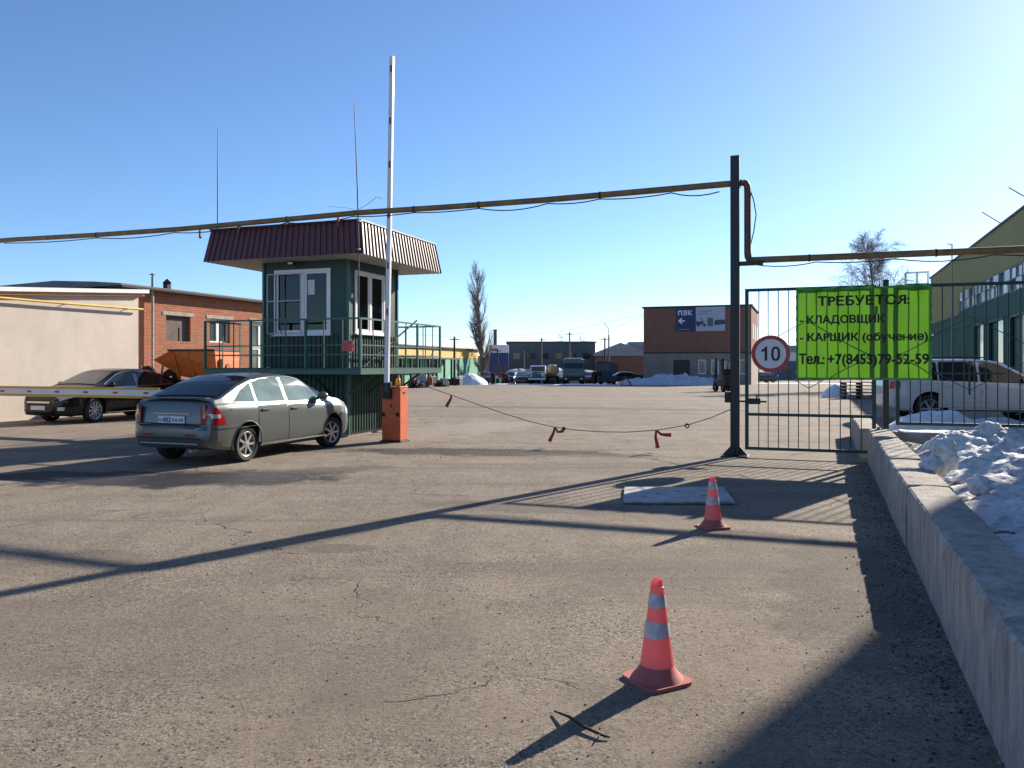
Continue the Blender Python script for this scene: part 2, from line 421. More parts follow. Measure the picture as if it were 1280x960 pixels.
for i in range(ny):
    for j in range(nx):
        s = (mk[i][j] + mk[i + 1][j + 1]) / 2
        m.m[fi] = 1 if (s > .02 + .03 * noise.noise(Vector((i * .15, j * .2, 4)))) else 0; fi += 1
o = m.build('snow_bank', [SOIL, snow_mat('bank_snow', (.62, .625, .64), (.15, .135, .12), .9, 2.2)], smooth=70, loc=(*WO, 0), rz=WR)
stuff(o, 'bank of crusted old snow heaped behind the concrete wall', 'snow')

# loose lumps of snow lying on the bank and the wall
def lump(loc, r, sd, label, sq=(1, 1, 1)):
    m = MB(); n, k = 22, 14; rows = []
    for i in range(k + 1):
        a = math.pi * i / k; row = []
        for j in range(n):
            t = 2 * math.pi * j / n; d = Vector((math.sin(a) * math.cos(t), math.sin(a) * math.sin(t), math.cos(a)))
            q = r * (1 + .38 * noise.noise(d * 1.6 + Vector((sd, 0, 0))) + .16 * noise.noise(d * 4.2 + Vector((0, sd, 0))) + .06 * noise.noise(d * 9))
            row.append((d.x * q * sq[0], d.y * q * sq[1], d.z * q * sq[2]))
        rows.append(row)
    m.grid(rows, closed=True)
    o = m.build('snow_lump', MATS['bank_snow'], smooth=60, loc=loc, rz=sd)
    return tag(o, label, 'snow lump', 'snow lumps by the wall')
p = wl_(.47, -5.35); lump((*p, .66), .145, 2.1, 'tall upright snow lump standing on the inner edge of the concrete wall', (.85, .8, 1.35))
p = wl_(.33, -5.6); lump((*p, .59), .10, 5.3, 'small rounded snow lump leaning on the taller lump on the wall', (1, .9, .9))
p = wl_(1.35, -2.5); lump((*p, .70), .16, 8.2, 'big pale snow lump crowning the farthest heap of the snow bank', (1.1, 1, .75))
p = wl_(.62, -6.35); lump((*p, .50), .09, 1.2, 'shaded fist-sized snow lump where the bank thins out along the wall')

# retaining wall of long concrete blocks
wall = thing('retaining_wall', 'low wall of long weathered concrete blocks beside the road', 'wall', (*WO, 0), WR)
def block(y0, y1, x0, x1, z1, sd, par=wall):
    m = MB(); nl = max(4, int((y1 - y0) / .05)); ring = []
    prof = [(x0, -.05), (x0, .12), (x0, .28), (x0, z1 - .10), (x0 + .002, z1 - .016), (x0 + .016, z1), (x0 + .12, z1 + .004), (x0 + .22, z1 + .003), (x1 - .03, z1), (x1, z1 - .03), (x1, .1), (x1, -.05)]
    rows = []
    for i in range(nl + 1):
        y = y0 + (y1 - y0) * i / nl; row = []
        for (x, z) in prof:
            d = .006 * fbm(y * 1.1, x * 3 + sd, z * 3) + .004 * noise.noise(Vector((y * 6, x * 9, z * 8 + sd))) + .003 * noise.noise(Vector((y * 19, x * 15, z * 15 + sd)))
            e = .085 * max(0, fbm(y * 2.9, sd * 3.1, 0, 4) - .18) if abs(z - z1) < .02 and x < x0 + .03 else 0
            row.append((x + d + e * .7, y, z + d * .6 - e))
        rows.append(row)
    m.grid(rows, closed=True)
    n = len(prof); m.f.append(tuple(range(n))); m.m.append(0); m.f.append(tuple(nl * n + j for j in range(n))); m.m.append(0)
    return m.build('block', CONCW, par, smooth=30)
yy = -.35; k = 0
for L in (2.12, 2.3, 2.05, 2.34, 2.3, 2.3, 2.3):
    block(yy - L + .028, yy, .004 * (k % 2) - .002 * (k % 3), .345 + .006 * ((k * 7) % 3), .54 + .004 * ((k * 5) % 3), k * 3.7); yy -= L; k += 1
wall2 = thing('retaining_wall', 'short length of concrete block wall on the far side of the gate', 'wall', (*WO, 0), WR)
block(.22, 2.5, -.10, .26, .50, 31.0, wall2); block(2.52, 4.7, -.10, .26, .47, 35.0, wall2)

# concrete plinth under the railing
GO = (3.84, 13.77)                            # gate line: x along it to the right
pl = thing('fence_plinth', 'concrete footing under the green railing with snow on it', 'plinth', (*GO, 0), RD)
MB().box(2.46, 9.5, -.16, .16, 0, .50, .02).build('footing', CONC, pl, smooth=40)
m = MB(); rows = []
for i in range(50):
    x = 2.55 + 6.5 * i / 49
    rows.append([(x, -.15 + .30 * j / 5, .500 + (.045 * max(0, fbm(x * 1.8, j * .7, 2) + .35)) * (1 if 0 < j < 5 else 0) + (.002 if 0 < j < 5 else -.004)) for j in range(6)])
stuff(m.grid(rows).build('snow_cap', SNOW, pl, smooth=60))

# ================================================================== GATE, POSTS, PIPE
POSTB = mat('rusty_black_post_paint', (.010, .008, .010), .45, var=.4, scale=7, dirt=((.03, .014, .010), .4))
t = thing('pipe_post', 'tall black square steel post with flared foot carrying the gas pipe', 'post', (*GO, 0), RD)
MB().box(-.075, .075, -.075, .075, .02, 5.16, .008).build('shaft', POSTB, t)
MB().box(-.22, .22, -.2, .2, 0, .02, .004).build('base_plate', POSTB, t)
for (dx, dy) in ((1, 0), (-1, 0), (0, 1), (0, -1)):
    m = MB()
    if dx: m.prism([(dx * .075, .02), (dx * .21, .02), (dx * .075, .17)], -.006, .006, 'xz')
    else: m.prism([(dy * .075, .02), (dy * .19, .02), (dy * .075, .17)], -.006, .006, 'yz')
    m.build('gusset', POSTB, t)
MB().box(.075, .46, -.05, .05, 3.27, 3.34, .004).build('bracket', POSTB, t)
MB().box(-.17, -.075, -.06, .06, .92, 1.10, .01).build('lock_box', BLACKPL, t)
MB().cyl((-.09, .09, 4.64), (.09, .09, 4.64), .012, n=6).build('pipe_clamp', POSTB, t)

def zpost(label, x, z0, z1, w):
    o = MB().box(-w / 2, w / 2, -w / 2, w / 2, z0, z1, .006).build('fence_post', POSTB, None, loc=(*road(x, 0, GO), 0), rz=RD)
    return tag(o, label, 'post', 'fence posts')
zpost('black square post standing on the wall end between gate leaf and railing', 2.36, .5, 2.95, .085)

def leaf(name, label, x0, x1, z0, z1, midz, fw, pitch, dia, lower=False):
    t = thing(name, label, 'gate' if name == 'gate_leaf' else 'railing', (*GO, 0), RD)
    MB().box(x0, x0 + fw, -.025, .025, z0, z1, .004).build('frame_post', GATEGREEN, t)
    MB().box(x1 - fw, x1, -.025, .025, z0, z1, .004).build('frame_post', GATEGREEN, t)
    for z in [z0, z1 - .05] + ([midz] if midz else []):
        MB().box(x0 + fw, x1 - fw, -.022, .022, z, z + .05, .004).build('frame_rail', GATEGREEN, t)
    n = round((x1 - x0 - 2 * fw) / pitch); bar = None
    for i in range(1, n):
        x = x0 + fw + (x1 - x0 - 2 * fw) * i / n
        if bar is None: bar = MB().box(-.0075, .0075, -.0075, .0075, z0 + .05, z1 - .05).mesh('bar', GATEGREEN)
        link('bar', bar, t, (x + .004 * math.sin(i * 2.3), 0, 0), (0, .0012 * math.sin(i * 1.7), 0))
    xm, zm, dz = (x0 + x1) / 2, dia, .58
    pts = [(x0 + fw, -.016, zm), (xm, -.016, zm + dz), (x1 - fw, -.016, zm), (xm, -.016, zm - dz)]
    for i in range(4): MB().beam(pts[i], pts[(i + 1) % 4], .012, .012).build('diamond_rod', GATEGREEN, t)
    return t
g = leaf('gate_leaf', 'green barred gate leaf hung between the black posts, its lower part showing', .165, 2.215, .12, 2.87, .70, .06, .16, 1.76)
MB().box(.06, .52, -.05, -.028, .93, .96, .003).build('latch_bolt', BLACKP, g)
MB().box(.20, .42, -.075, -.03, .90, 1.0, .006).build('latch_case', BLACKP, g)
MB().cyl((.36, -.06, .98), (.36, -.06, 1.07), .012, n=6).build('latch_knob', BLACKP, g)
for z in (.5, 2.5): MB().cyl((2.25, 0, z - .06), (2.25, 0, z + .06), .022, n=8).build('hinge', BLACKP, g)
f1 = leaf('railing_panel', 'green barred railing panel to the right of the gate in front of the white car', 2.505, 4.60, .60, 2.86, None, .055, .155, 1.75)
MB().box(3.06, 4.02, -.03, -.015, 1.42, 1.45, .003).build('cross_flat', GATEGREEN, f1)
MB().box(3.535, 3.565, -.031, -.016, 1.10, 1.62, .003).build('cross_flat', GATEGREEN, f1)
leaf('railing_panel', 'green barred railing panel cut off by the right edge of the picture', 4.72, 6.82, .60, 2.86, None, .055, .155, 1.75)
zpost('black square post between the two railing panels at the right edge', 4.66, .5, 2.95, .085)

# banner
def wob(x, z): return .012 * math.sin(x * 5.1 + z * 1.3) + .008 * math.sin(x * 11 + 2 * z) - .010 * math.sin(3.0 * z + x)
BANM = bpy.data.materials.new('green_banner_film'); BANM.use_nodes = True
_n = BANM.node_tree.nodes; _l = BANM.node_tree.links
_b = _n['Principled BSDF']; _b.inputs['Base Color'].default_value = (.062, .175, .014, 1); _b.inputs['Roughness'].default_value = .45
_t = _n.new('ShaderNodeBsdfTranslucent'); _t.inputs[0].default_value = (.085, .235, .010, 1)
_x = _n.new('ShaderNodeMixShader'); _x.inputs[0].default_value = .40
_l.new(_b.outputs[0], _x.inputs[1]); _l.new(_t.outputs[0], _x.inputs[2]); _l.new(_x.outputs[0], _n['Material Output'].inputs[0])
bn = thing('hiring_banner', 'bright green printed banner with black hiring notice tied across gate and railing', 'banner', (*GO, 0), RD)
X0, X1, Z0, Z1 = .99, 3.005, 1.325, 2.84
def ban_y(x, z): return -.092 + wob(x, z) * .7 + .020 * math.sin(21 * x + 3 * math.sin(4 * z)) * max(0, (z - 2.45) / .4) ** 1.2 + .016 * math.sin(17 * x - 6 * z) * max(0, (1.75 - z) / .4) + .011 * math.sin(7 * (x + .8 * z)) 
m = MB(); m.grid([[(X0 + (X1 - X0) * i / 120 + (.006 * math.sin(j * .9) if i in (0, 120) else 0), ban_y(X0 + (X1 - X0) * i / 120, Z0 + (Z1 - Z0) * j / 60),
                   Z0 + (Z1 - Z0) * j / 60 + (.007 * math.sin(i * .4) if j in (0, 60) else 0)) for j in range(61)] for i in range(121)])
m.build('sheet', BANM, bn, smooth=60, fix=False)
HEM = bpy.data.materials.new('green_banner_hem'); HEM.use_nodes = True
HEM.node_tree.nodes['Principled BSDF'].inputs['Base Color'].default_value = (.05, .26, .03, 1)
for (a, b_) in (((X0, Z0), (X1, Z0)), ((X0, Z1), (X1, Z1)), ((X0, Z0), (X0, Z1)), ((X1, Z0), (X1, Z1))):
    m = MB(); hor = a[1] == b_[1]; rows = []
    for i in range(41):
        x = a[0] + (b_[0] - a[0]) * i / 40; z = a[1] + (b_[1] - a[1]) * i / 40; row = []
        for e in (0, 1):
            w = .035 * e * (1 if (a[1] == Z0 if hor else a[0] == X0) else -1)
            xx, zz = (x, z + w) if hor else (x + w, z)
            row.append((xx, ban_y(xx, zz) - .003, zz))
        rows.append(row)
    m.grid(rows).build('hem', HEM, bn, fix=False)
INK = mat('black_print', (.006, .010, .006), .6)
def banner_text(s, x, z, h, width, bold):
    me = text_mesh(s, h / .715, bold, 0, 'LEFT', mats=INK, width=width)
    x0 = min(v.co.x for v in me.vertices)
    for v in me.vertices:
        v.co.x += x - x0; v.co.z += z
    import bmesh
    bm = bmesh.new(); bm.from_mesh(me)
    for _ in range(3):
        bmesh.ops.triangulate(bm, faces=bm.faces[:]); es = [q for q in bm.edges if q.calc_length() > .03]
        if es: bmesh.ops.subdivide_edges(bm, edges=es, cuts=1)
    bmesh.ops.triangulate(bm, faces=bm.faces[:]); bm.to_mesh(me); bm.free()
    for v in me.vertices: v.co.y = ban_y(v.co.x, v.co.z) - .007 + v.co.y
    link('lettering', me, bn)
banner_text('ТРЕБУЕТСЯ:', 1.325, 2.545, .150, 1.36, .0072)
banner_text('- КЛАДОВЩИК', 1.045, 2.255, .125, 1.28, .0068)
banner_text('- КАРЩИК (обучение)', 1.045, 1.965, .125, 1.90, .0068)
banner_text('Тел.:', 1.035, 1.585, .165, .385, .0078)
banner_text('+7(8453)79-52-59', 1.475, 1.585, .165, 1.48, .0078)
for (x, z) in ((1.0, 2.83), (1.7, 2.835), (2.3, 2.835), (2.99, 2.83), (1.0, 1.34), (2.99, 1.34)):
    MB().tube([(x, -.075, z - .012), (x + .003, .0, z + .03), (x, .03, z)], .004, 5).build('tie', PVC, bn)

# round speed sign
sg = thing('speed_limit_sign', 'round white 10 sign with red ring on the gate leaf', 'sign', (*road(.585, -.05, GO), 1.757), RD)
RED = mat('sign_red', (.42, .025, .03), .4, var=.1, scale=6); SW = mat('sign_white', (.62, .63, .64), .4, var=.06, scale=5)
MB().lathe([(.0, 0), (.305, 0), (.312, -.004), (.312, -.012), (.306, -.016), (.248, -.017), (.0, -.017)], 48, 'y').build('disc', SW, sg, smooth=40)
MB().lathe([(.312, -.0185), (.248, -.0185)], 48, 'y').build('red_ring', RED, sg)
SBK = mat('sign_black', (.008, .008, .009), .5)
link('digit', MB().prism([(-.055, .118), (-.095, .118), (-.098, .098), (-.120, .078), (-.148, .068), (-.148, .030), (-.118, .038), (-.098, .050), (-.098, -.118), (-.055, -.118)], -.022, -.019, 'xz').mesh('digit', SBK), sg)
oo = [(.080 + .072 * math.copysign(abs(math.cos(a)) ** .8, math.cos(a)), .122 * math.copysign(abs(math.sin(a)) ** .8, math.sin(a))) for a in [2 * math.pi * i / 40 for i in range(40)]]
ii = [(.080 + .034 * math.copysign(abs(math.cos(a)) ** .8, math.cos(a)), .086 * math.copysign(abs(math.sin(a)) ** .8, math.sin(a))) for a in [2 * math.pi * i / 40 for i in range(40)]]
m = MB(); m.grid([[(p[0], -.0215, p[1]), (q[0], -.0215, q[1])] for p, q in zip(oo + oo[:1], ii + ii[:1])]); m.build('digit', SBK, sg, fix=False)
MB().box(-.2, .2, .0, .02, .12, .15).build('mounting_strap', ZINC, sg)

# overhead gas pipe and its drop
gp = thing('gas_pipe', 'ochre overhead gas pipe crossing above the gatehouse to the tall post', 'pipe', (*GO, 0), RD)
pts = [(-26, .09, 4.60), (-17.2, .09, 4.66), (-14.5, .09, 4.625), (-12, .09, 4.62), (-9.6, .09, 4.655), (-7.5, .09, 4.69), (-5.6, .09, 4.672), (-3.5, .09, 4.668), (-1, .09, 4.70), (.12, .09, 4.715), (.17, .09, 4.70), (.195, .09, 4.65), (.20, .09, 4.55), (.20, .09, 3.50), (.205, .09, 3.43), (.225, .09, 3.385), (.28, .09, 3.37), (1.5, .09, 3.365), (4.4, .09, 3.36), (12, .09, 3.33)]
MB().tube(pts[:10], .056, 12).build('main_run', PIPEY, gp, smooth=50)
MB().tube(pts[9:17], .058, 12).build('drop', mat('brown_pipe_paint', (.16, .085, .045), .6, var=.35, scale=6), gp, smooth=50)
MB().tube(pts[16:], .056, 12).build('side_run', PIPEY, gp, smooth=50)
for (x, zb, zt) in ((-10.45, 4.55, 4.60), (-7.95, 4.55, 4.64), (-11.5, 4.5, 4.58)):
    MB().box(x - .02, x + .02, .07, .11, zb - .12, zt, .002).build('stand', mat('red_oxide', (.22, .05, .035), .6), gp)
for x in (-14.5, -9.2, -6.2, -4.8, -2.4, 1.2, 3.1):
    z = interp([(p[0], p[2]) for p in (pts[:10] if x < .1 else pts[16:])], x)
    MB().lathe([(.066, -.012), (.069, 0), (.066, .012)], 12, 'x', (x, .09, z)).build('clamp', CABLE, gp)
random.seed(3)
def sagline(x0, x1, z, sag, y, n=10): return [(x0 + (x1 - x0) * i / n, y, z - sag * (1 - (2 * i / n - 1) ** 2)) for i in range(n + 1)]
m = MB(); zz = lambda x: interp([(p[0], p[2]) for p in pts[:10]], x) - .075
xk = [-17.5, -14.5, -12.2, -10.4, -9.2, -7.6, -6.2, -4.8, -3.4, -2.4, -1.1, -.1]
P_ = []
for a, b_ in zip(xk, xk[1:]):
    s_ = random.uniform(.02, .09)
    for i in range(6):
        x = a + (b_ - a) * i / 6; P_.append((x, .07, zz(x) - s_ * (1 - (2 * i / 6 - 1) ** 2)))
m.tube(P_, .011, 5); o = m.build('power_cable', CABLE, None, loc=(*GO, 0), rz=RD)
tag(o, 'thin black cable strapped under the gas pipe left of the tall post', 'cable', 'cables on the pipe')
m = MB(); P_ = [(.23, .1, 4.62), (.30, .1, 4.4), (.34, .1, 4.15), (.30, .1, 3.85), (.24, .1, 3.6), (.26, .08, 3.42)]
for a, b_, s_ in ((.3, 1.3, .05), (1.3, 2.5, .03), (2.5, 3.9, .07), (3.9, 6, .05)):
    P_ += [(x, .06, 3.29 - s_ * (1 - ((x - a) / (b_ - a) * 2 - 1) ** 2)) for x in [a + (b_ - a) * i / 6 for i in range(6)]]
m.tube(P_, .010, 5); o = m.build('power_cable', CABLE, None, loc=(*GO, 0), rz=RD)
tag(o, 'thin black cable looping beside the pipe drop and under the lower pipe run', 'cable', 'cables on the pipe')

# loose grit: along the wall foot, round the barrier and strewn over the road
random.seed(21); m = MB()
def stone(x, y, z, r):
    a = random.random() * 6.28; P = []
    for i in range(4):
        q = r * random.uniform(.7, 1.3); P.append((x + q * math.cos(a + i * 1.57), y + q * math.sin(a + i * 1.57), z + r * random.uniform(.1, .35)))
    m.add(P + [(x + r * .2, y, z + r * random.uniform(.7, 1.1)), (x, y, z - .002)], [(0, 1, 4), (1, 2, 4), (2, 3, 4), (3, 0, 4), (1, 0, 5), (2, 1, 5), (3, 2, 5), (0, 3, 5)], random.choice((0, 0, 1, 2)))
for _ in range(1500):
    p = wl_(-abs(random.gauss(0, .16)) - .01, random.uniform(-11, -.3)); stone(p[0], p[1], 0, random.uniform(.003, .013))
for _ in range(1100):
    stone(random.gauss(-.9, 2.0), random.gauss(14.5, .75), 0, random.uniform(.003, .010))
for _ in range(1500):
    y = 2.6 + 9 * random.random() ** 1.3; x = random.uniform(-.66, .55) * y; stone(x, y, 0, random.uniform(.002, .008))
stuff(m.build('loose_grit', [mat('grit_brown', (.12, .095, .075), .9), mat('grit_dark', (.04, .035, .03), .9), mat('grit_pale', (.28, .24, .2), .9)], fix=False), 'loose grit and crumbs strewn on the asphalt and along the wall', 'grit')
# ================================================================== GUARD BOOTH
BO = (-3.1, 16.4)
bt = thing('guard_booth', 'raised dark green gatehouse with maroon ribbed roof fascia and railed platform', 'guard booth', (*BO, 0), RD)
WX0, WX1, WY0, WY1 = -2.95, -.75, .75, 2.95
MAROON = mat('maroon_metal_sheet', (.095, .021, .024), .42, var=.12, scale=3, dirt=((.07, .05, .05), .3))
SOFF = mat('pale_soffit_sheet', (.42, .41, .39), .6, var=.15, scale=2, dirt=((.2, .19, .17), .5))
def corr(o, u, w, L0, L1, Hh, inset0, inset1, pitch, dep, nrm):
    """ribbed sheet: bottom edge from o along u (length L0), height Hh along w, trapezoid by insets at the top"""
    o = Vector(o); u = Vector(u); w = Vector(w); nrm = Vector(nrm); rows = []
    n = int(L0 / pitch); prof = []
    for i in range(n + 1):
        a = i * pitch
        for (q, d) in ((0, 0), (.50, 0), (.60, dep), (.90, dep)):
            if a + q * pitch <= L0: prof.append((a + q * pitch, d))
    prof.append((L0, 0))
    m = MB(); rows = []
    for (s_, d) in prof:
        tt = inset0 + (L0 - inset0 - inset1) * s_ / L0
        rows.append([o + u * s_ + nrm * d, o + u * tt + w * Hh + nrm * d])
    return m.grid(rows)
# lower cladding, one ribbed sheet per side
for (o_, u_, n_, L) in (((WX0, WY0, .0), (1, 0, 0), (0, -1, 0), WX1 - WX0), ((WX1, WY0, 0), (0, 1, 0), (1, 0, 0), WY1 - WY0),
                        ((WX0, WY1, 0), (0, -1, 0), (-1, 0, 0), WY1 - WY0), ((WX1, WY1, 0), (-1, 0, 0), (0, 1, 0), WX1 - WX0)):
    corr((o_[0], o_[1], .10), u_, (0, 0, 1), L, L, 1.30, 0, 0, .115, .028, n_).build('base_cladding', DKGREEN, bt)
    corr((o_[0], o_[1], 1.52), u_, (0, 0, 1), L, L, .72, 0, 0, .115, .022, n_).build('wall_cladding', DKGREEN, bt)
MB().box(WX0 + .04, WX1 - .04, WY0 + .04, WY1 - .04, 0, .12).build('footing', CONC, bt)
# upper wall with real window openings: built as boards round them
FX0, FX1, FZ0, FZ1 = -2.66, -1.19, 2.235, 3.69
RY0, RY1, RZ0, RZ1 = .99, 2.31, 2.26, 3.66
T = .09
def wallbit(x0, x1, y0, y1, z0, z1): return MB().box(x0, x1, y0, y1, z0, z1).build('wall_panel', DKGREEN, bt)
wallbit(WX0, FX0, WY0, WY0 + T, 2.24, 3.90); wallbit(FX1, WX1, WY0, WY0 + T, 2.24, 3.90); wallbit(FX0, FX1, WY0, WY0 + T, FZ1, 3.90)
wallbit(WX1 - T, WX1, WY0 + T, RY0, 2.24, 3.90); wallbit(WX1 - T, WX1, RY1, WY1, 2.24, 3.90); wallbit(WX1 - T, WX1, RY0, RY1, RZ1, 3.90)
wallbit(WX0, WX0 + T, WY0 + T, WY1, 2.24, 3.90); wallbit(WX0 + T, WX1 - T, WY1 - T, WY1, 2.24, 3.90)
for (x, y) in ((WX0, WY0), (WX1, WY0), (WX0, WY1), (WX1, WY1)):
    MB().box(x - .03, x + .03, y - .03, y + .03, .06, 3.88, .004).build('corner_trim', mat('corner_green', (.02, .125, .09), .45, var=.2, scale=3), bt)
MB().box(WX0 + T, WX1 - T, WY0 + T, WY1 - T, 1.50, 1.54).build('floor', mat('lino', (.12, .09, .07), .7), bt)
# windows
def pvc_window(x0, x1, z0, z1, leafs, flip, wall):
    """frame in local x-z plane facing -y; returned object is the frame"""
    fr = MB(); d0, d1 = -.03, .06; w = .06
    fr.box(x0, x1, d0, d1, z0, z0 + w, .004).box(x0, x1, d0, d1, z1 - w, z1, .004).box(x0, x0 + w, d0, d1, z0 + w, z1 - w, .004).box(x1 - w, x1, d0, d1, z0 + w, z1 - w, .004)
    xs = [x0 + w] + [x0 + w + (x1 - x0 - 2 * w) * q for q in leafs] + [x1 - w]
    for q in xs[1:-1]: fr.box(q - .035, q + .035, d0 + .003, d1, z0 + w, z1 - w, .004)
    o = fr.build('window_frame', PVC, bt); o.matrix_local = wall
    for i in range(len(xs) - 1):
        a = xs[i] + (.035 if i else 0); b_ = xs[i + 1] - (.035 if i < len(xs) - 2 else 0); s_ = .045
        sa = MB().box(a, b_, -.018, .045, z0 + w, z0 + w + s_, .003).box(a, b_, -.018, .045, z1 - w - s_, z1 - w, .003)
        sa.box(a, a + s_, -.018, .045, z0 + w + s_, z1 - w - s_, .003).box(b_ - s_, b_, -.018, .045, z0 + w + s_, z1 - w - s_, .003)
        link('sash', sa.mesh('sash', PVC), o)
        link('pane', MB().box(a + s_, b_ - s_, .004, .012, z0 + w + s_, z1 - w - s_).mesh('pane', GLASSI), o)
    link('window_sill', MB().box(x0 - .04, x1 + .04, -.09, d1, z0 - .028, z0 - .003, .004).mesh('window_sill', PVC), o)
    return o
GLASSI = bpy.data.materials.new('clear_window_glass'); GLASSI.use_nodes = True
_n = GLASSI.node_tree.nodes; _l = GLASSI.node_tree.links
_g = _n.new('ShaderNodeBsdfGlossy'); _g.inputs['Roughness'].default_value = .02
_tr = _n.new('ShaderNodeBsdfTransparent'); _tr.inputs[0].default_value = (.45, .50, .50, 1)
_fr = _n.new('ShaderNodeFresnel'); _fr.inputs[0].default_value = 1.42
_mx = _n.new('ShaderNodeMixShader'); _l.new(_fr.outputs[0], _mx.inputs[0]); _l.new(_tr.outputs[0], _mx.inputs[1]); _l.new(_g.outputs[0], _mx.inputs[2])
_l.new(_mx.outputs[0], _n['Material Output'].inputs[0])
w1 = pvc_window(FX0, FX1, FZ0, FZ1, (.53,), False, Matrix.Translation((0, WY0, 0)))
w2 = pvc_window(RY0, RY1, RZ0, RZ1, (.5,), True, Matrix.Translation((WX1, 0, 0)) @ Matrix.Rotation(R(90), 4, 'Z'))
# hinged outer screen over the left sash
m = MB(); a, b_, z0, z1 = -2.80, -1.90, 2.26, 3.60
for (x0, x1, q0, q1) in ((a, b_, z0, z0 + .02), (a, b_, z1 - .02, z1), (a, a + .02, z0, z1), (b_ - .02, b_, z0, z1), (a, b_, 2.98, 3.0)): m.box(x0, x1, -.10, -.085, q0, q1)
o = m.build('screen_frame', mat('grey_alu', (.42, .43, .44), .45, .3), bt); o.location.y = WY0
for q in (-2.58, -2.44): link('screen_stay', MB().box(q - .012, q + .012, -.082, -.07, z0, z1).mesh('screen_stay', mat('alu_dull', (.12, .12, .13), .5)), o)
MB().box(-1.79, -1.61, WY0 + .000, WY0 + .003, 3.12, 3.45).build('notice', mat('paper', (.66, .67, .65), .8, var=.25, scale=22, stretch=(1, 1, 6)), bt)
# a blind and dim furniture inside
MB().box(-2.5, -1.3, 1.3, 1.75, 1.54, 2.32, .01).build('desk', mat('desk_wood', (.16, .10, .06), .6), bt)
MB().box(-1.62, -1.36, 1.02, 1.12, 2.32, 2.62, .03).build('monitor', BLACKPL, bt)
MB().box(WX1 - .30, WX1 - .28, 1.03, 1.28, 2.4, 3.2, .002).build('curtain', mat('pale_curtain', (.5, .52, .54), .9), bt)
# platform
m = MB(); X0_, Y1_ = -4.0, 3.9
MB().box(X0_, 0, 0, WY0 - .032, 1.47, 1.50).build('deck_plate', DKGREEN, bt); MB().box(X0_, 0, WY1 + .032, Y1_, 1.47, 1.50).build('deck_plate', DKGREEN, bt)
MB().box(X0_, WX0 - .032, WY0 - .032, WY1 + .032, 1.47, 1.50).build('deck_plate', DKGREEN, bt); MB().box(WX1 + .032, 0, WY0 - .032, WY1 + .032, 1.47, 1.50).build('deck_plate', DKGREEN, bt)
for (p, q) in (((X0_, .03, 1.42), (0, .03, 1.42)), ((X0_, Y1_ - .03, 1.42), (0, Y1_ - .03, 1.42)), ((X0_ + .03, .06, 1.42), (X0_ + .03, Y1_ - .06, 1.42)), ((-.03, .06, 1.42), (-.03, Y1_ - .06, 1.42))):
    MB().beam(p, q, .06, .10).build('deck_beam', RAILGREEN, bt)
for y in (.75, 1.6, 2.9):
    MB().beam((-.06, y, 1.40), (WX1 + .03, y, .95), .04).build('deck_bracket', DKGREEN, bt)
for x in (-3.2, -2.2, -1.2):
    MB().beam((x, .06, 1.40), (x, WY0 - .03, .95), .04).build('deck_bracket', DKGREEN, bt)
# railing
def rail(p, q, r=.018): return MB().beam(p, q, r * 2).build('rail', RAILGREEN, bt)
def bal(x, y, r=.009, z1=2.51): return MB().beam((x, y, 1.50), (x, y, z1), r * 2).build('baluster', RAILGREEN, bt)
def rpost(x, y): return MB().beam((x, y, 1.48), (x, y, 2.54), .045).build('rail_post', RAILGREEN, bt)
e = .03
for z in (2.53, 1.98, 1.78):
    rr = .018 if z > 2.4 else .012
    rail((X0_ + e, e, z), (-e, e, z), rr); rail((-e, e, z), (-e, Y1_ - e, z), rr); rail((X0_ + e, e, z), (X0_ + e, Y1_ - e, z), rr)
    rail((-3.0, Y1_ - e, z), (-e, Y1_ - e, z), rr)
for (x, y) in ((X0_ + e, e), (-2.75, e), (-1.35, e), (-e, e), (-e, 2.62), (-e, Y1_ - e), (X0_ + e, 2.0), (X0_ + e, Y1_ - e), (-3.0, Y1_ - e), (-1.5, Y1_ - e)): rpost(x, y)
for x in (-3.58, -3.2, -2.3, -1.85, -.9, -.45): bal(x, e)
for y in (.55, 1.05, 1.55, 2.05, 3.05, 3.45): bal(-e, y)
for y in (.6, 1.2, 2.7, 3.3): bal(X0_ + e, y)
for x in (-2.5, -2.0, -1.0, -.5): bal(x, Y1_ - e)
# stair going down along the far side, with a dark handrail
for k in range(6):
    MB().box(-3.9, -3.14, 4.0 + k * .24, 4.23 + k * .24, 1.24 - k * .22, 1.27 - k * .22).build('stair_tread', DKGREEN, bt)
for x in (-3.94, -3.1): MB().beam((x, 3.92, 1.42), (x, 5.5, .0), .04, .16).build('stair_stringer', DKGREEN, bt)
MB().beam((-.06, .20, 1.53), (-.06, 2.66, 2.62), .028).build('brace_bar', BLACKP, bt)
# roof
E0, E1, ZI = 3.86, 4.575, .12
MB().prism([(X0_ + .01, .01), (-.01, .01), (-.01, Y1_ - .01), (X0_ + .01, Y1_ - .01)], E0 + .005, E0 + .03, 'xy').build('soffit', SOFF, bt)
for (o_, u_, L, w_, n_) in (((X0_, 0, E0), (1, 0, 0), 4.0, (0, .12 / .715, 1), (0, -1, 0)), ((0, 0, E0), (0, 1, 0), 3.9, (-.12 / .715, 0, 1), (1, 0, 0)),
                            ((0, Y1_, E0), (-1, 0, 0), 4.0, (0, -.12 / .715, 1), (0, 1, 0)), ((X0_, Y1_, E0), (0, -1, 0), 3.9, (.12 / .715, 0, 1), (-1, 0, 0))):
    corr(o_, u_, w_, L, L, E1 - E0, ZI, ZI, .145, .024, n_).build('fascia_sheet', MAROON, bt)
MB().box(X0_ + .14, -.14, .14, Y1_ - .14, E1 - .05, E1 - .02).build('roof_deck', ZINC, bt)
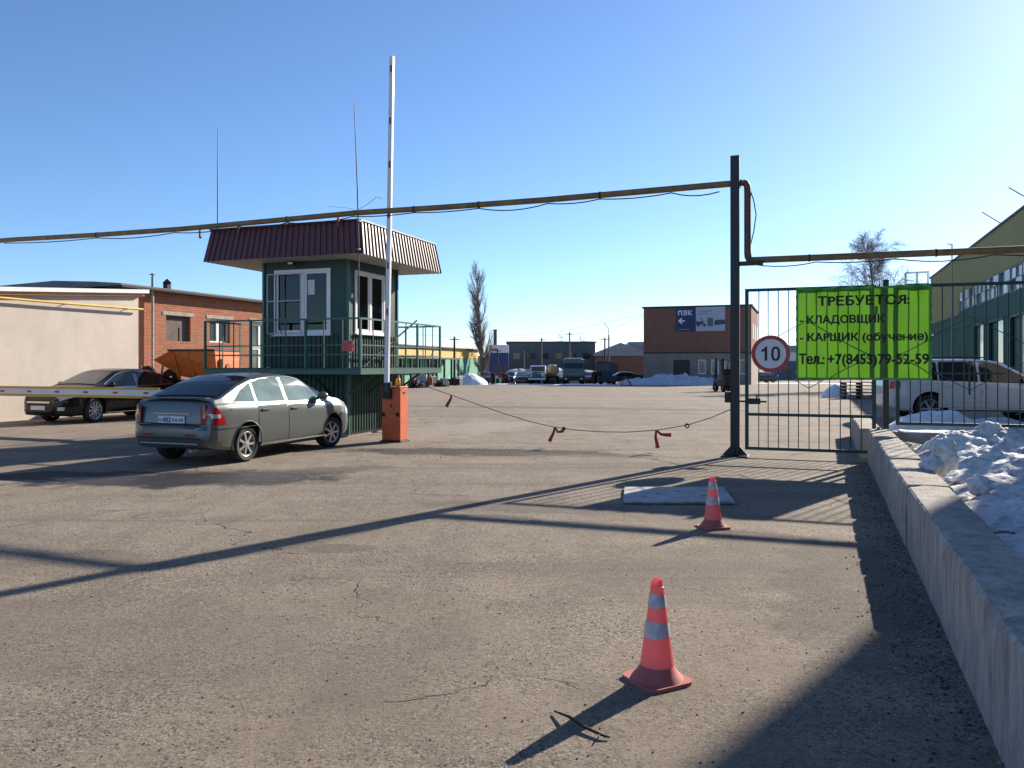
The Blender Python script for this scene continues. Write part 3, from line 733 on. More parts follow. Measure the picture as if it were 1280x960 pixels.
for (p, q) in (((X0_ + .1, .11, E1), (-.1, .11, E1)), ((-.11, .14, E1), (-.11, Y1_ - .14, E1)), ((X0_ + .1, Y1_ - .11, E1), (-.1, Y1_ - .11, E1)), ((X0_ + .11, .14, E1), (X0_ + .11, Y1_ - .14, E1))):
    MB().beam(p, q, .07, .03).build('roof_flashing', MAROON if p[1] == .11 else ZINC, bt)
for (x0, y0, x1, y1) in ((-.004, 0.0, -.118, .115),):
    MB().beam((.012, -.012, E0), (-.112, .112, E1), .05, .03).build('corner_flashing', MAROON, bt)
MB().box(-2.18, -2.0, WY0 - .22, WY0 - .14, 3.76, 3.85, .01).build('floodlight', BLACKPL, bt)
MB().box(-2.15, -2.03, WY0 - .224, WY0 - .221, 3.785, 3.83).build('floodlight_lens', mat('lens', (.75, .76, .74), .2), bt)
MB().box(WX1 + .0, WX1 + .06, .80, .86, 3.02, 3.12, .01).build('junction_box', PVC, bt)
# notice board on the railing, masts
o = MB().box(-.13, .13, -.012, .012, -.11, .11, .003).build('warning_plate', mat('red_plate', (.62, .10, .09), .5, var=.15, scale=9), None, loc=(*road(-.29, -.035, BO), 1.96), rz=(0, R(4), RD))
tag(o, 'small red plate hung on the platform railing near its front corner', 'sign')
for q in (-.05, .03): link('stroke', MB().beam((-.08, -.014, -.04 + q), (.07, -.014, .05 + q), .004, .016, up=(0, 1, 0)).mesh('stroke', mat('plate_ink', (.08, .02, .05), .6)), o)
t = thing('antenna_mast', 'thin dark antenna mast clamped to the front corner of the gatehouse roof', 'antenna', (*road(-.02, -.05, BO), 0), RD, 'antennas on the gatehouse')
MB().tube([(0, 0, 2.5), (.0, 0, 4.0), (-.03, 0, 5.2), (-.105, .0, 6.92)], [.013, .014, .014, .007], 6).build('rod', mat('antenna_grey', (.07, .07, .08), .5), t)
for z in (3.92, 4.5): MB().box(-.03, .03, -.02, .06, z, z + .03).build('clamp', ZINC, t)
MB().tube([(0, 0, 4.75), (.2, .05, 4.86), (.36, .08, 4.99), (.50, .1, 4.95)], .006, 4).build('side_whip', STEEL, t)
MB().tube([(0, 0, 4.72), (-.3, 0, 4.80), (-.75, 0, 4.86)], .005, 4).build('side_whip', STEEL, t)
t = thing('antenna_mast', 'thin dark antenna rod rising from the left end of the gatehouse roof', 'antenna', (*road(-3.86, .3, BO), 0), RD, 'antennas on the gatehouse')
MB().tube([(0, 0, 4.55), (.0, 0, 5.6), (0, 0, 6.92)], [.014, .012, .006], 6).build('rod', mat('antenna_grey', (.07, .07, .08), .5), t)
MB().box(-.04, .04, -.04, .04, 4.54, 4.60).build('clamp', ZINC, t)

# ================================================================== BARRIERS
ORANGE = mat('orange_red_cabinet', (.64, .125, .04), .5, var=.12, scale=4, dirt=((.25, .10, .07), .35))
ARMW = mat('barrier_arm_white', (.66, .66, .67), .4, var=.08, scale=4)
def cabinet(t, w=.42, d=.34, h=1.10):
    MB().box(-w / 2, w / 2, -d / 2, d / 2, .03, h, .012).build('cabinet', ORANGE, t)
    MB().box(-w / 2 - .03, w / 2 + .03, -d / 2 - .03, d / 2 + .03, 0, .03, .004).build('foot_plate', BLACKP, t)
    MB().box(-w / 2 - .008, w / 2 + .008, -d / 2 - .008, d / 2 + .008, h, h + .03, .008).build('lid', ORANGE, t)
    for x in (-.17, .155):
        MB().box(x - .035, x + .035, -d / 2 - .02, -d / 2, .52, .60, .006).build('photocell', BLACKPL, t)
    MB().box(w / 2, w / 2 + .008, -.05, .05, .98, 1.02).build('lock', BLACKPL, t)
    MB().box(-.02, .025, -d / 2 - .004, -d / 2, .70, .77).build('badge', mat('badge', (.2, .02, .02), .5), t)
b1 = thing('barrier', 'orange barrier cabinet with its long white arm raised upright', 'barrier', (*road(.74, .18, BO), 0), RD, 'road barriers')
bw = (-2.40, 16.40); b1.location = (*bw, 0)
cabinet(b1)
MB().box(-.16, .03, -.245, -.172, .88, 1.22, .012).build('arm_bracket', BLACKPL, b1)
arm = MB(); L = 6.75; al = R(1.05)
ax = lambda z: -.075 + math.sin(al) * (z - 1.05)
arm.add([], [])
sec = [(-.045, -.035), (.045, -.035), (.045, .035), (-.045, .035)]
vs = []
for z in (1.02, 1.05 + L): vs += [(ax(z) + x * (1 if z < 3 else .92), -.21 + y, z) for x, y in sec]
arm.add(vs, [(3, 2, 1, 0), (4, 5, 6, 7), (0, 1, 5, 4), (1, 2, 6, 5), (2, 3, 7, 6), (3, 0, 4, 7)])
a_ = arm.build('arm', ARMW, b1)
REFL = mat('red_reflector', (.30, .012, .015), .35)
for z in (2.64, 3.58, 4.60, 5.62, 6.50, 7.55):
    link('reflector', MB().box(ax(z) - .022, ax(z) + .022, -.2475, -.2445, z - .07, z + .07).mesh('reflector', REFL), a_)
MB().cyl((.06, .02, 1.13), (.06, .02, 1.15), .05, n=14).build('beacon_base', BLACKPL, b1)
MB().lathe([(0.0, 1.30), (.03, 1.295), (.048, 1.27), (.052, 1.15)], 14, 'z', (.06, .02, 0)).build('beacon', mat('amber_lens', (.75, .33, .01), .25), b1, smooth=50)
b2 = thing('barrier', 'second barrier beyond the silver car, white arm with yellow edges lowered across the lane', 'barrier', (-7.3, 18.0, 0), RD, 'road barriers')
cabinet(b2)
YEL = mat('yellow_rubber_edge', (.62, .40, .05), .6, var=.1, scale=5)
zc = .93
a2 = MB().box(-7.0, .25, -.25, -.19, zc - .07, zc + .07, .006).build('arm', ARMW, b2)
link('edge_strip', MB().box(-7.0, -.6, -.252, -.188, zc + .072, zc + .122, .012).mesh('edge_strip', YEL), a2)
link('edge_strip', MB().box(-7.0, -.6, -.252, -.188, zc - .122, zc - .072, .012).mesh('edge_strip', YEL), a2)
for k in range(8):
    x = -.95 - k * .90
    link('reflector', MB().box(x - .07, x + .07, -.2535, -.2505, zc - .022, zc + .022).mesh('reflector', REFL), a2)
MB().box(-.1, .1, -.27, -.175, zc - .16, zc + .16, .012).build('arm_bracket', BLACKPL, b2)
o = MB().beam((0, 0, 0), (0, 0, 1.02), .07).build('green_stub_post', RAILGREEN, None, loc=(-2.55, 19.2, 0)); tag(o, 'short green steel post standing right behind the orange barrier cabinet', 'post')
o.data.polygons.foreach_set('use_smooth', [False] * len(o.data.polygons))

# rope with red tags
rp = thing('rope_barrier', 'sagging rope with red tags strung from the barrier cabinet to the tall post', 'rope', (0, 0, 0))
S0, S1 = Vector((-2.15, 16.55, 0)), Vector((3.77, 13.80, 0))
ctl = [(0, 1.27), (.08, 1.10), (.159, .955), (.24, .80), (.33, .63), (.42, .48), (.5, .385), (.57, .345), (.64, .33), (.72, .345), (.804, .40), (.885, .505), (.95, .65), (1, .80)]
def rope_at(s): q = S0.lerp(S1, s); return Vector((q.x, q.y, interp(ctl, s)))
MB().tube([rope_at(i / 60) for i in range(61)], .007, 6).build('rope', mat('grey_rope', (.055, .045, .04), .8), rp)
RT = mat('red_ribbon', (.30, .03, .025), .6, var=.2, scale=12)
for s, pts2 in ((.155, [[(0, 0), (.01, -.06), (-.05, -.16), (-.09, -.24)]]),
                (.5, [[(0, 0), (-.02, -.10), (-.07, -.2), (-.10, -.27)], [(0, 0), (.06, -.09), (.14, -.08), (.19, 0)]]),
                (.80, [[(0, 0), (-.015, -.12), (.01, -.22), (.03, -.32)], [(0, 0), (.08, -.07), (.16, -.085), (.27, -.085)]])):
    b = rope_at(s)
    for P in pts2:
        m = MB(); rows = []
        for i, (x, z) in enumerate(P):
            tx, tz = (P[min(i + 1, 3)][0] - P[max(i - 1, 0)][0], P[min(i + 1, 3)][1] - P[max(i - 1, 0)][1]); L_ = math.hypot(tx, tz); w = .018 + .006 * i
            c = Vector((b.x + x, b.y - .01 - .012 * math.sin(i * 2.0), b.z + z)); nx_, nz_ = -tz / L_ * w, tx / L_ * w
            rows.append([c + Vector((nx_, -.004, nz_)), c - Vector((nx_, -.004, nz_)), c - Vector((nx_, -.008, nz_)) , c + Vector((nx_, .004, nz_))])
        m.grid(rows, closed=True).build('ribbon_tag', RT, rp)
b = rope_at(.885)
MB().tube([(b.x + .035 * math.cos(a * .5236), b.y, b.z - .012 + .035 * math.sin(a * .5236)) for a in range(13)], .012, 6).build('ring', BLACKPL, rp)

# ================================================================== CONES, SHEET, TWIG
CONE = bpy.data.materials.new('orange_cone_plastic'); CONE.use_nodes = True
_n = CONE.node_tree.nodes; _l = CONE.node_tree.links; _b = _n['Principled BSDF']
_b.inputs['Base Color'].default_value = (.72, .20, .21, 1); _b.inputs['Roughness'].default_value = .45
_t = _n.new('ShaderNodeBsdfTranslucent'); _t.inputs[0].default_value = (.97, .36, .36, 1); _x = _n.new('ShaderNodeMixShader'); _x.inputs[0].default_value = .42
_l.new(_b.outputs[0], _x.inputs[1]); _l.new(_t.outputs[0], _x.inputs[2]); _l.new(_x.outputs[0], _n['Material Output'].inputs[0])
CBASE = mat('dusty_cone_base', (.42, .10, .09), .75, var=.15, scale=8, dirt=((.22, .14, .12), .8))
CBAND = mat('grey_reflective_band', (.48, .45, .48), .55, var=.25, scale=18, dirt=((.42, .2, .2), .5))
def cone(label, loc, rz, h=.52, lean=0):
    t = thing('traffic_cone', label, 'traffic cone', loc, rz, 'traffic cones'); t.rotation_euler = (lean, 0, rz)
    def rad(z): return .084 - (.084 - .025) * (z - .075) / (h - .075)
    m = MB(); m.lathe([(rad(h) - .006, h - .03), (rad(h) - .004, h), (rad(h), h)] + [(rad(z), z) for z in (h - .035,)] + [(rad(h - .035) + .004, h - .037)] + [(rad(z) + .001, z) for z in [h - .06 - i * .05 for i in range(8)]] + [(rad(.075), .075)], 32)
    m.build('cone_body', CONE, t, smooth=40)
    m = MB(); m.lathe([(rad(.075) - .002, .085), (.090, .068), (.103, .048), (.120, .028), (.128, .018)], 32); m.build('flared_skirt', CBASE, t, smooth=50)
    m = MB(); s_ = .135; c_ = .05; N = 6; ring = []
    for (sx, sy) in ((1, 1), (-1, 1), (-1, -1), (1, -1)):
        for i in range(N + 1):
            a0 = {(1, 1): 0, (-1, 1): 90, (-1, -1): 180, (1, -1): 270}[sx, sy]; a = R(a0 + 90 * i / N)
            ring.append((sx * (s_ - c_) + c_ * math.cos(a), sy * (s_ - c_) + c_ * math.sin(a)))
    m.prism(ring, 0, .018, 'xy'); m.build('base_plate', CBASE, t)
    for (za, zb_) in ((.225, .30), (.37, .435)):
        m = MB(); rows = []
        for i in range(33):
            a = 2 * math.pi * i / 32
            lo = za + .004 * math.sin(a * 3) ; hi = zb_ + .006 * math.sin(a * 2 + 1)
            rows.append([(math.cos(a) * (rad(z) + .0035), math.sin(a) * (rad(z) + .0035), z) for z in (lo, (lo + hi) / 2, hi)])
        m.grid(rows).build('reflective_band', CBAND, t, smooth=60)
    return t
cone('nearer red-orange cone with two grey bands on a dusty square base', (.722, 3.98, 0), R(28), .505)
cone('farther red-orange cone with two pale bands beside the white sheet', (1.94, 7.72, 0), R(15), .49, R(-1.5))
WS = mat('scuffed_white_sheet', (.36, .35, .345), .7, var=.2, scale=2.5, dirt=((.13, .115, .10), .8))
m = MB(); m.prism([(1.42, 10.08), (2.66, 10.06), (2.50, 8.98), (1.25, 9.00)], .012, .034, 'xy')
o = tag(m.build('scuffed_sheet', WS), 'scuffed white rigid sheet lying flat on the asphalt behind the cone', 'sheet')
for (x, y, r_) in ((1.75, 9.55, .035), (2.02, 9.7, .03), (2.25, 9.4, .04), (1.55, 9.3, .02)):
    link('hole', MB().cyl((x, y, .0335), (x, y, .036), r_, n=9).mesh('hole', BLACKPL), o)
tw = tag(MB().tube([(.19, 3.60, .012), (.25, 3.50, .03), (.30, 3.44, .018), (.38, 3.36, .014), (.41, 3.35, .01)], [.004, .007, .008, .006, .004], 6).build('fallen_twig', mat('twig_bark', (.05, .035, .025), .9)), 'short dark twig lying across the shadow of the nearer cone', 'twig')
link('side_shoot', MB().tube([(.37, 3.37, .014), (.36, 3.33, .02), (.34, 3.31, .01)], [.004, .003, .002], 5).mesh('side_shoot', MATS['twig_bark']), tw)
# ================================================================== CARS
def car_section(P, y):
    W = interp(P['plan'], y); zt = interp(P['top'], y); z0 = interp(P['bot'], y)
    zb = min(interp(P['belt'], y), zt - .03); h = zb - z0
    p = [(0, z0), (W * .72, z0), (W * .93, z0 + .012), (W * .98, z0 + .06), (W * 1.0, z0 + .26 * h), (W * 1.008, z0 + .5 * h),
         (W * 1.0, z0 + .70 * h), (W * .992, z0 + .86 * h), (W * .975, zb - .025), (W * .95, zb)]
    g = zt - zb; fr = min(1, g / (P['H'] - P['bz'])); tb = P['tumble'] * fr; xe = W * .94
    for f in (.12, .4, .68, .88): p.append((xe - tb * f - .012 * fr * (f > .8), zb + f * g * .96))
    xr = xe - tb - .05 * fr - .03
    p += [(xr, zt - .022 - .01 * fr), (xr * .78, zt - .012), (xr * .42, zt - .003), (0, zt)]
    return p
def side_x(P, y, z):
    s = car_section(P, y)[3:15]
    if z <= s[0][1]: return s[0][0]
    for (a, b), (c, d) in zip(s, s[1:]):
        if b <= z <= d: return a + (c - a) * ((z - b) / (d - b) if d > b else 0)
    return s[-1][0]
def top_z(P, y, x):
    s = car_section(P, y)[9:]; x = abs(x)
    for (a, b), (c, d) in zip(s, s[1:]):
        if c <= x <= a: return d + (b - d) * ((x - c) / (a - c) if a > c else 0)
    return s[0][1]
def patch_side(P, y0, y1, lo, hi, off, side, n=12, mrows=4):
    rows = []
    for i in range(n + 1):
        y = y0 + (y1 - y0) * i / n; a, b = interp(lo, y), interp(hi, y)
        rows.append([((side_x(P, y, a + (b - a) * j / mrows) + off) * side, y, a + (b - a) * j / mrows) for j in range(mrows + 1)])
    m = MB(); m.grid(rows); k = len(m.v)
    # turned-in rim so the panel has an edge
    edge = [r[0] for r in rows] + rows[-1][1:] + [r[-1] for r in rows[::-1]][1:] + rows[0][::-1][1:-1]
    inn = [(p[0] - side * (off + .012), p[1], p[2]) for p in edge]; n_ = len(edge)
    m.add(edge + inn, [(i, (i + 1) % n_, n_ + (i + 1) % n_, n_ + i) for i in range(n_)])
    return m
def patch_top(P, y0, y1, w0, w1, off, n=10, k=10):
    rows = []
    for i in range(n + 1):
        y = y0 + (y1 - y0) * i / n; w = w0 + (w1 - w0) * i / n
        e = .02; sl = (interp(P['top'], y + e) - interp(P['top'], y - e)) / (2 * e); q = math.sqrt(1 + sl * sl)
        rows.append([(w * (2 * j / k - 1), y - sl / q * off, top_z(P, y, w * (2 * j / k - 1)) + off / q) for j in range(k + 1)])
    return MB().grid(rows)
ARCHM = mat('wheel_well_black', (.008, .008, .008), .9)
CHROME = mat('chrome', (.62, .62, .63), .12, 1.0)
ALLOY = mat('alloy_rim', (.48, .48, .49), .32, .75, var=.1, scale=12)
REDLENS = mat('red_lens', (.38, .008, .008), .12, coat=.6)
CLEARL = mat('clear_lens', (.55, .56, .58), .08, .2, coat=.6)
PLATEW = mat('plate_white', (.66, .68, .70), .45); PLATEK = mat('plate_black', (.01, .01, .015), .5)
def car_glass(name, col): return mat(name, col, .05, spec=.5, dirt=((.06, .058, .05), .12), scale=4)
def make_wheel(P, t, x, y, spokes, steer=0, low=False):
    r = P['wr']; w = .19; s = 1 if x > 0 else -1; rr = r * P.get('rimf', .66)
    ty = MB(); n = 14 if low else 36
    ty.lathe([(rr, -w / 2 + .01), (rr + .01, -w / 2), (r * .88, -w / 2 - .006), (r * .965, -w / 2 + .012), (r, -w / 2 + .035), (r, w / 2 - .035), (r * .965, w / 2 - .012), (r * .88, w / 2 + .006), (rr + .01, w / 2), (rr, w / 2 - .01)], n, 'x', close=True)
    o = ty.build('wheel', RUBBER, t, smooth=40, loc=(x, y, r - .008)); o.rotation_euler = (0, 0, steer)
    rm = MB(); f = s * (w / 2 - .02)
    rm.lathe([(rr * 1.01, s * -w / 2), (rr * 1.01, f + s * .014), (rr * .985, f + s * .018), (rr * .90, f + s * .004), (rr * .88, s * -w / 2)], n, 'x')
    if not low:
        for k in range(spokes):
            for d in ((-.14, .14) if P.get('twin') else (0,)):
                a = 2 * math.pi * (k + d) / spokes; b_ = 2 * math.pi * (k + d * .35) / spokes; c, q = (math.cos(a), math.sin(a)), (math.cos(b_), math.sin(b_))
                rm.beam((f + s * .006, q[0] * rr * .16, q[1] * rr * .16), (f - s * .002, c[0] * rr * .95, c[1] * rr * .95), rr * (.085 if P.get('twin') else .19), .02, up=(1, 0, 0))
        rm.lathe([(.001, f + s * .022), (rr * .2, f + s * .018), (rr * .25, f - s * .01)], 16, 'x')
    else: rm.lathe([(.001, f), (rr * .9, f)], n, 'x')
    link('rim', rm.mesh('rim', ALLOY, 40), o)
    link('brake_disc', MB().lathe([(.001, f - s * .045), (rr * .86, f - s * .045), (rr * .86, f - s * .07)], 20, 'x').mesh('brake_disc', mat('dark_brake', (.03, .028, .026), .6)), o)
    return o
def make_car(name, label, cat, P, loc, rz, paint, group=None, low=False, steer=0.0):
    t = thing(name, label, cat, loc, rz, group)
    br = sorted(set([p[0] for k in ('top', 'plan', 'bot', 'belt') for p in P[k]]))
    ys = []
    for a, b in zip(br, br[1:]):
        n = max(1, int((b - a) / (.3 if low else .09)))
        ys += [a + (b - a) * i / n for i in range(n)]
    ys.append(br[-1]); rows = []
    for y in ys:
        s = car_section(P, y); rows.append([(x, y, z) for x, z in s] + [(-x, y, z) for x, z in s[-2:0:-1]])
    m = MB(); m.grid(rows, closed=True); n = len(rows[0]); e = (len(rows) - 1) * n
    m.f.append(tuple(range(n))); m.m.append(0); m.f.append(tuple(e + j for j in range(n))); m.m.append(0)
    body = m.build('body', paint, t)
    ra, fa = P['axles']
    if not low:
        c = MB(); ar = P['wr'] * 1.19
        for y in (ra, fa): 
            for s in (-1, 1): c.cyl((s * (P['W'] - .34), y, P['wr'] + .015), (s * (P['W'] + .2), y, P['wr'] + .015), ar, n=36)
        cut = c.build('arch_cutter', ARCHM, None); cut.parent = t
        md = body.modifiers.new('arches', 'BOOLEAN'); md.object = cut; md.operation = 'DIFFERENCE'; md.solver = 'EXACT'
        try: md.material_mode = 'TRANSFER'
        except Exception: pass
        bpy.context.view_layer.update(); dg = bpy.context.evaluated_depsgraph_get(); dg.update()
        me = bpy.data.meshes.new_from_object(body.evaluated_get(dg), preserve_all_data_layers=True, depsgraph=dg)
        body.modifiers.clear(); body.data = me; bpy.data.objects.remove(cut)
        if len(me.materials) < 2: me.materials.append(ARCHM)
    me = body.data; me.polygons.foreach_set('use_smooth', [True] * len(me.polygons)); me.set_sharp_from_angle(angle=R(32))
    xw = P['W'] - .125
    for y, st in ((ra, 0), (fa, steer)):
        for s in (-1, 1): make_wheel(P, t, s * xw, y, P.get('spokes', 5), st, low)
    GL = P['glass']
    # glass
    for nm, (y0, y1, w0, w1), g in (('windscreen', P['ws'], GL[0]), ('rear_window', P['rw'], GL[1])):
        fr = patch_top(P, y0 - .03, y1 + .03, w0 + .022, w1 + .022, .007).build('window_seal', BLACKPL, t, smooth=60)
        link(nm, patch_top(P, y0, y1, w0, w1, .013).mesh(nm, g, 60), t)
    SIDES = ((1, 'r'), (-1, 'l')) if not low else ((1, 'r'), (-1, 'l'))
    for s, _ in SIDES:
        for (y0, y1, lo, hi) in P['sw']:
            if not low:
                ex = .018
                patch_side(P, y0 - ex, y1 + ex, [(a, b - ex) for a, b in lo], [(a, b + ex * .8) for a, b in hi], .009, s).build('window_trim', P['trim'], t, smooth=60)
            patch_side(P, y0, y1, lo, hi, .015, s).build('side_window', GL[2], t, smooth=60)
        if low: continue
        for (y0, y1, zl, zh) in P['doors']:
            sm = patch_side(P, y0 - .007, y1 + .007, [(y0, zl - .007), (y1, zl - .007)], [(y0, zh), (y1, zh)], .0015, s).build('door_gap', BLACKPL, t, smooth=60)
            d = patch_side(P, y0, y1, [(y0, zl), (y1, zl)], [(y0, zh), (y1, zh)], .004, s, 14, 8).build('door', paint, t, smooth=60)
            hy = y0 + .16; hz = zh - .075
            hx = side_x(P, hy, hz)
            link('handle', MB().box(s * (hx + .004) - .012, s * (hx + .004) + .022 * s + .0, hy - .09, hy + .09, hz - .018, hz + .018, .008).mesh('handle', P.get('handle', paint)), d)
        # mirror
        my, mz = P['mirror']; mx = side_x(P, my, mz)
        mo = MB(); rows = []
        for i in range(7):
            a = math.pi * i / 6; rows.append([(s * (mx + .10 + .10 * math.cos(a)) , my + .02 + (.055 if j % 2 else -.045) , mz + .02) for j in range(2)])
        mb = MB().lathe([(.001, -.06), (.07, -.055), (.083, -.01), (.07, .05), (.03, .075), (.001, .08)], 14, 'y')
        mi_ = mb.build('mirror', P.get('mirrorm', paint), t, smooth=60, loc=(s * (mx + .125), my, mz + .07)); mi_.scale = (1.25, .8, .95)
        link('mirror_stalk', MB().beam((s * (mx - .01), my, mz + .01), (s * (mx + .07), my, mz + .05), .05, .035).mesh('mirror_stalk', BLACKPL), t)
        # arch lip
        for y in (ra, fa):
            ar = P['wr'] * 1.19; pts = []
            for i in range(21):
                a = R(-14 + 208 * i / 20); yy, zz = y + ar * math.cos(a), P['wr'] + .015 + ar * math.sin(a)
                pts.append((s * (side_x(P, yy, zz) + .001), yy, zz))
            MB().tube(pts, .011, 6).build('arch_lip', paint, t, smooth=60)
        # lamps
        for (nm, y0, y1, z0, z1, mt) in P['lamps']:
            patch_side(P, y0, y1, z0 if isinstance(z0, list) else [(y0, z0), (y1, z0)], z1 if isinstance(z1, list) else [(y0, z1), (y1, z1)], .008, s, 10, 4).build(nm, mt, t, smooth=60)
        for (y0, y1, z0, z1, mt, nm) in P.get('strips', ()):
            patch_side(P, y0, y1, [(y0, z0), (y1, z0)], [(y0, z1), (y1, z1)], .009, s, 14, 2).build(nm, mt, t, smooth=60)
    return t
def plate(t, y, z, face, txt=None):
    o = MB().box(-.26, .26, y - .008, y + .008, z - .056, z + .056, .003).build('number_plate', PLATEW, t)
    if txt:
        for s_, x0, w, h in txt:
            me = text_mesh(s_, h / .715, .0012, 0, 'LEFT', mats=PLATEK, width=w); b0 = min(v.co.x for v in me.vertices)
            for v in me.vertices: v.co = Vector((v.co.x - b0 + x0, y - .0105, v.co.z + z - h / 2))
            link('plate_lettering', me, o)
    return o

SILVER = mat('silver_grey_car_paint', (.125, .138, .135), .34, .5, coat=.3, var=.05, scale=3, dirt=((.10, .10, .092), .3))
HATCH = dict(W=.84, H=1.43, bz=.92, tumble=.20, wr=.295, axles=(-1.246, 1.246), spokes=7, rimf=.68,
    plan=[(-2.10, .56), (-2.075, .66), (-2.02, .735), (-1.92, .785), (-1.7, .815), (-1.2, .835), (0, .84), (1.1, .835), (1.55, .815), (1.85, .76), (2.0, .68), (2.08, .56), (2.11, .44)],
    top=[(-2.10, .60), (-2.06, .635), (-2.03, .65), (-2.0, .94), (-1.97, .995), (-1.90, 1.03), (-1.78, 1.055), (-1.3, 1.275), (-.95, 1.385), (-.55, 1.425), (-.15, 1.43), (.2, 1.42), (.42, 1.38), (1.08, 1.015), (1.15, .985), (1.5, .93), (1.8, .85), (1.98, .74), (2.08, .60), (2.11, .50)],
    bot=[(-2.10, .40), (-2.05, .30), (-1.9, .25), (-1.6, .21), (1.6, .20), (1.9, .22), (2.05, .30), (2.11, .40)],
    belt=[(-2.1, .95), (-1.6, .955), (0, .915), (1.1, .88), (1.6, .84), (2.1, .7)],
    ws=(.47, 1.05, .56, .66), rw=(-1.72, -.93, .60, .555),
    sw=[(-1.50, -1.02, [(-1.50, .985), (-1.02, .965)], [(-1.50, 1.01), (-1.3, 1.16), (-1.02, 1.275)]),
        (-.95, -.22, [(-.95, .962), (-.22, .945)], [(-.95, 1.285), (-.7, 1.335), (-.22, 1.36)]),
        (-.13, .84, [(-.13, .943), (.84, .925)], [(-.13, 1.36), (.2, 1.345), (.42, 1.30), (.84, 1.06)])],
    doors=[(-.98, -.19, .30, .90), (-.165, .93, .29, .885)], mirror=(.80, .93), trim=SILVER,
    glass=(car_glass('hatch_windscreen', (.05, .06, .06)), car_glass('hatch_rear_glass', (.010, .014, .018)), mat('painted_sunlit_dusty_glass', (.15, .215, .205), .03, var=.3, scale=2.2, spec=.6)),  # pale side glass colour stands in for sun on dusty panes and reflection
    lamps=[('tail_lamp', -2.06, -1.77, .645, [(-2.06, .935), (-1.9, .90), (-1.77, .72)], REDLENS),
           ('head_lamp', 1.74, 2.03, .60, [(1.74, .74), (2.03, .68)], CLEARL)],
    strips=[(-.93, 1.0, .245, .262, CHROME, 'sill_strip'), (-2.05, -1.0, .575, .583, BLACKPL, 'bumper_gap')], handle=BLACKPL)
hc = make_car('silver_hatchback', 'silver grey five-door hatchback stopped at the gatehouse, seen from behind', 'car', HATCH, (-4.62, 14.40, 0), RD, SILVER, steer=R(-10))
MB().box(-.36, .36, -2.035, -2.005, .795, .818, .006).build('tailgate_trim', CHROME, hc)
plate(hc, -2.035, .715, -1, (('о', -.245, .05, .05), ('482', -.175, .17, .075), ('ха', .015, .11, .05), ('64', .155, .075, .055)))
for s in (-1, 1):
    patch_side(HATCH, -2.05, -1.86, [(-2.05, .745), (-1.86, .745)], [(-2.05, .815), (-1.86, .80)], .012, s, 8, 2).build('lamp_insert', CLEARL, hc, smooth=60)
    MB().box(s * .655 - .004, s * .655 + .004, -2.03, -2.0, .66, .95).build('tailgate_gap', BLACKPL, hc)
MB().box(-.65, .65, -2.062, -2.03, .648, .66).build('tailgate_gap', BLACKPL, hc)
MB().box(-.60, .60, -2.112, -2.098, .42, .445, .004).build('bumper_seam', BLACKPL, hc)
MB().box(-.56, .56, -2.11, -2.09, .335, .365, .01).build('bumper_lip', STEEL, hc)
for s in (-1, 1): MB().box(s * .42 - .09, s * .42 + .09, -2.115, -2.09, .47, .50, .004).build('rear_reflector', REDLENS, hc)
MB().box(-.62, .62, -1.99, -1.86, 1.035, 1.058, .01).build('spoiler_lip', SILVER, hc)
MB().cyl((.45, -2.0, .25), (.45, -2.13, .245), .028, n=10).build('exhaust', STEEL, hc)
MB().box(-.14, -.11, -1.76, -1.40, 1.075, 1.09).build('rear_wiper', BLACKPL, hc).rotation_euler = (R(21), 0, 0)
MB().box(-.62, .62, 1.4, 1.9, .20, .5).build('engine_block', BLACKPL, hc)
MB().cyl((.80, -.13 - .95 + -.55, .87), (.826, -1.63, .87), .006, n=8).build('fuel_cap_dot', BLACKPL, hc)

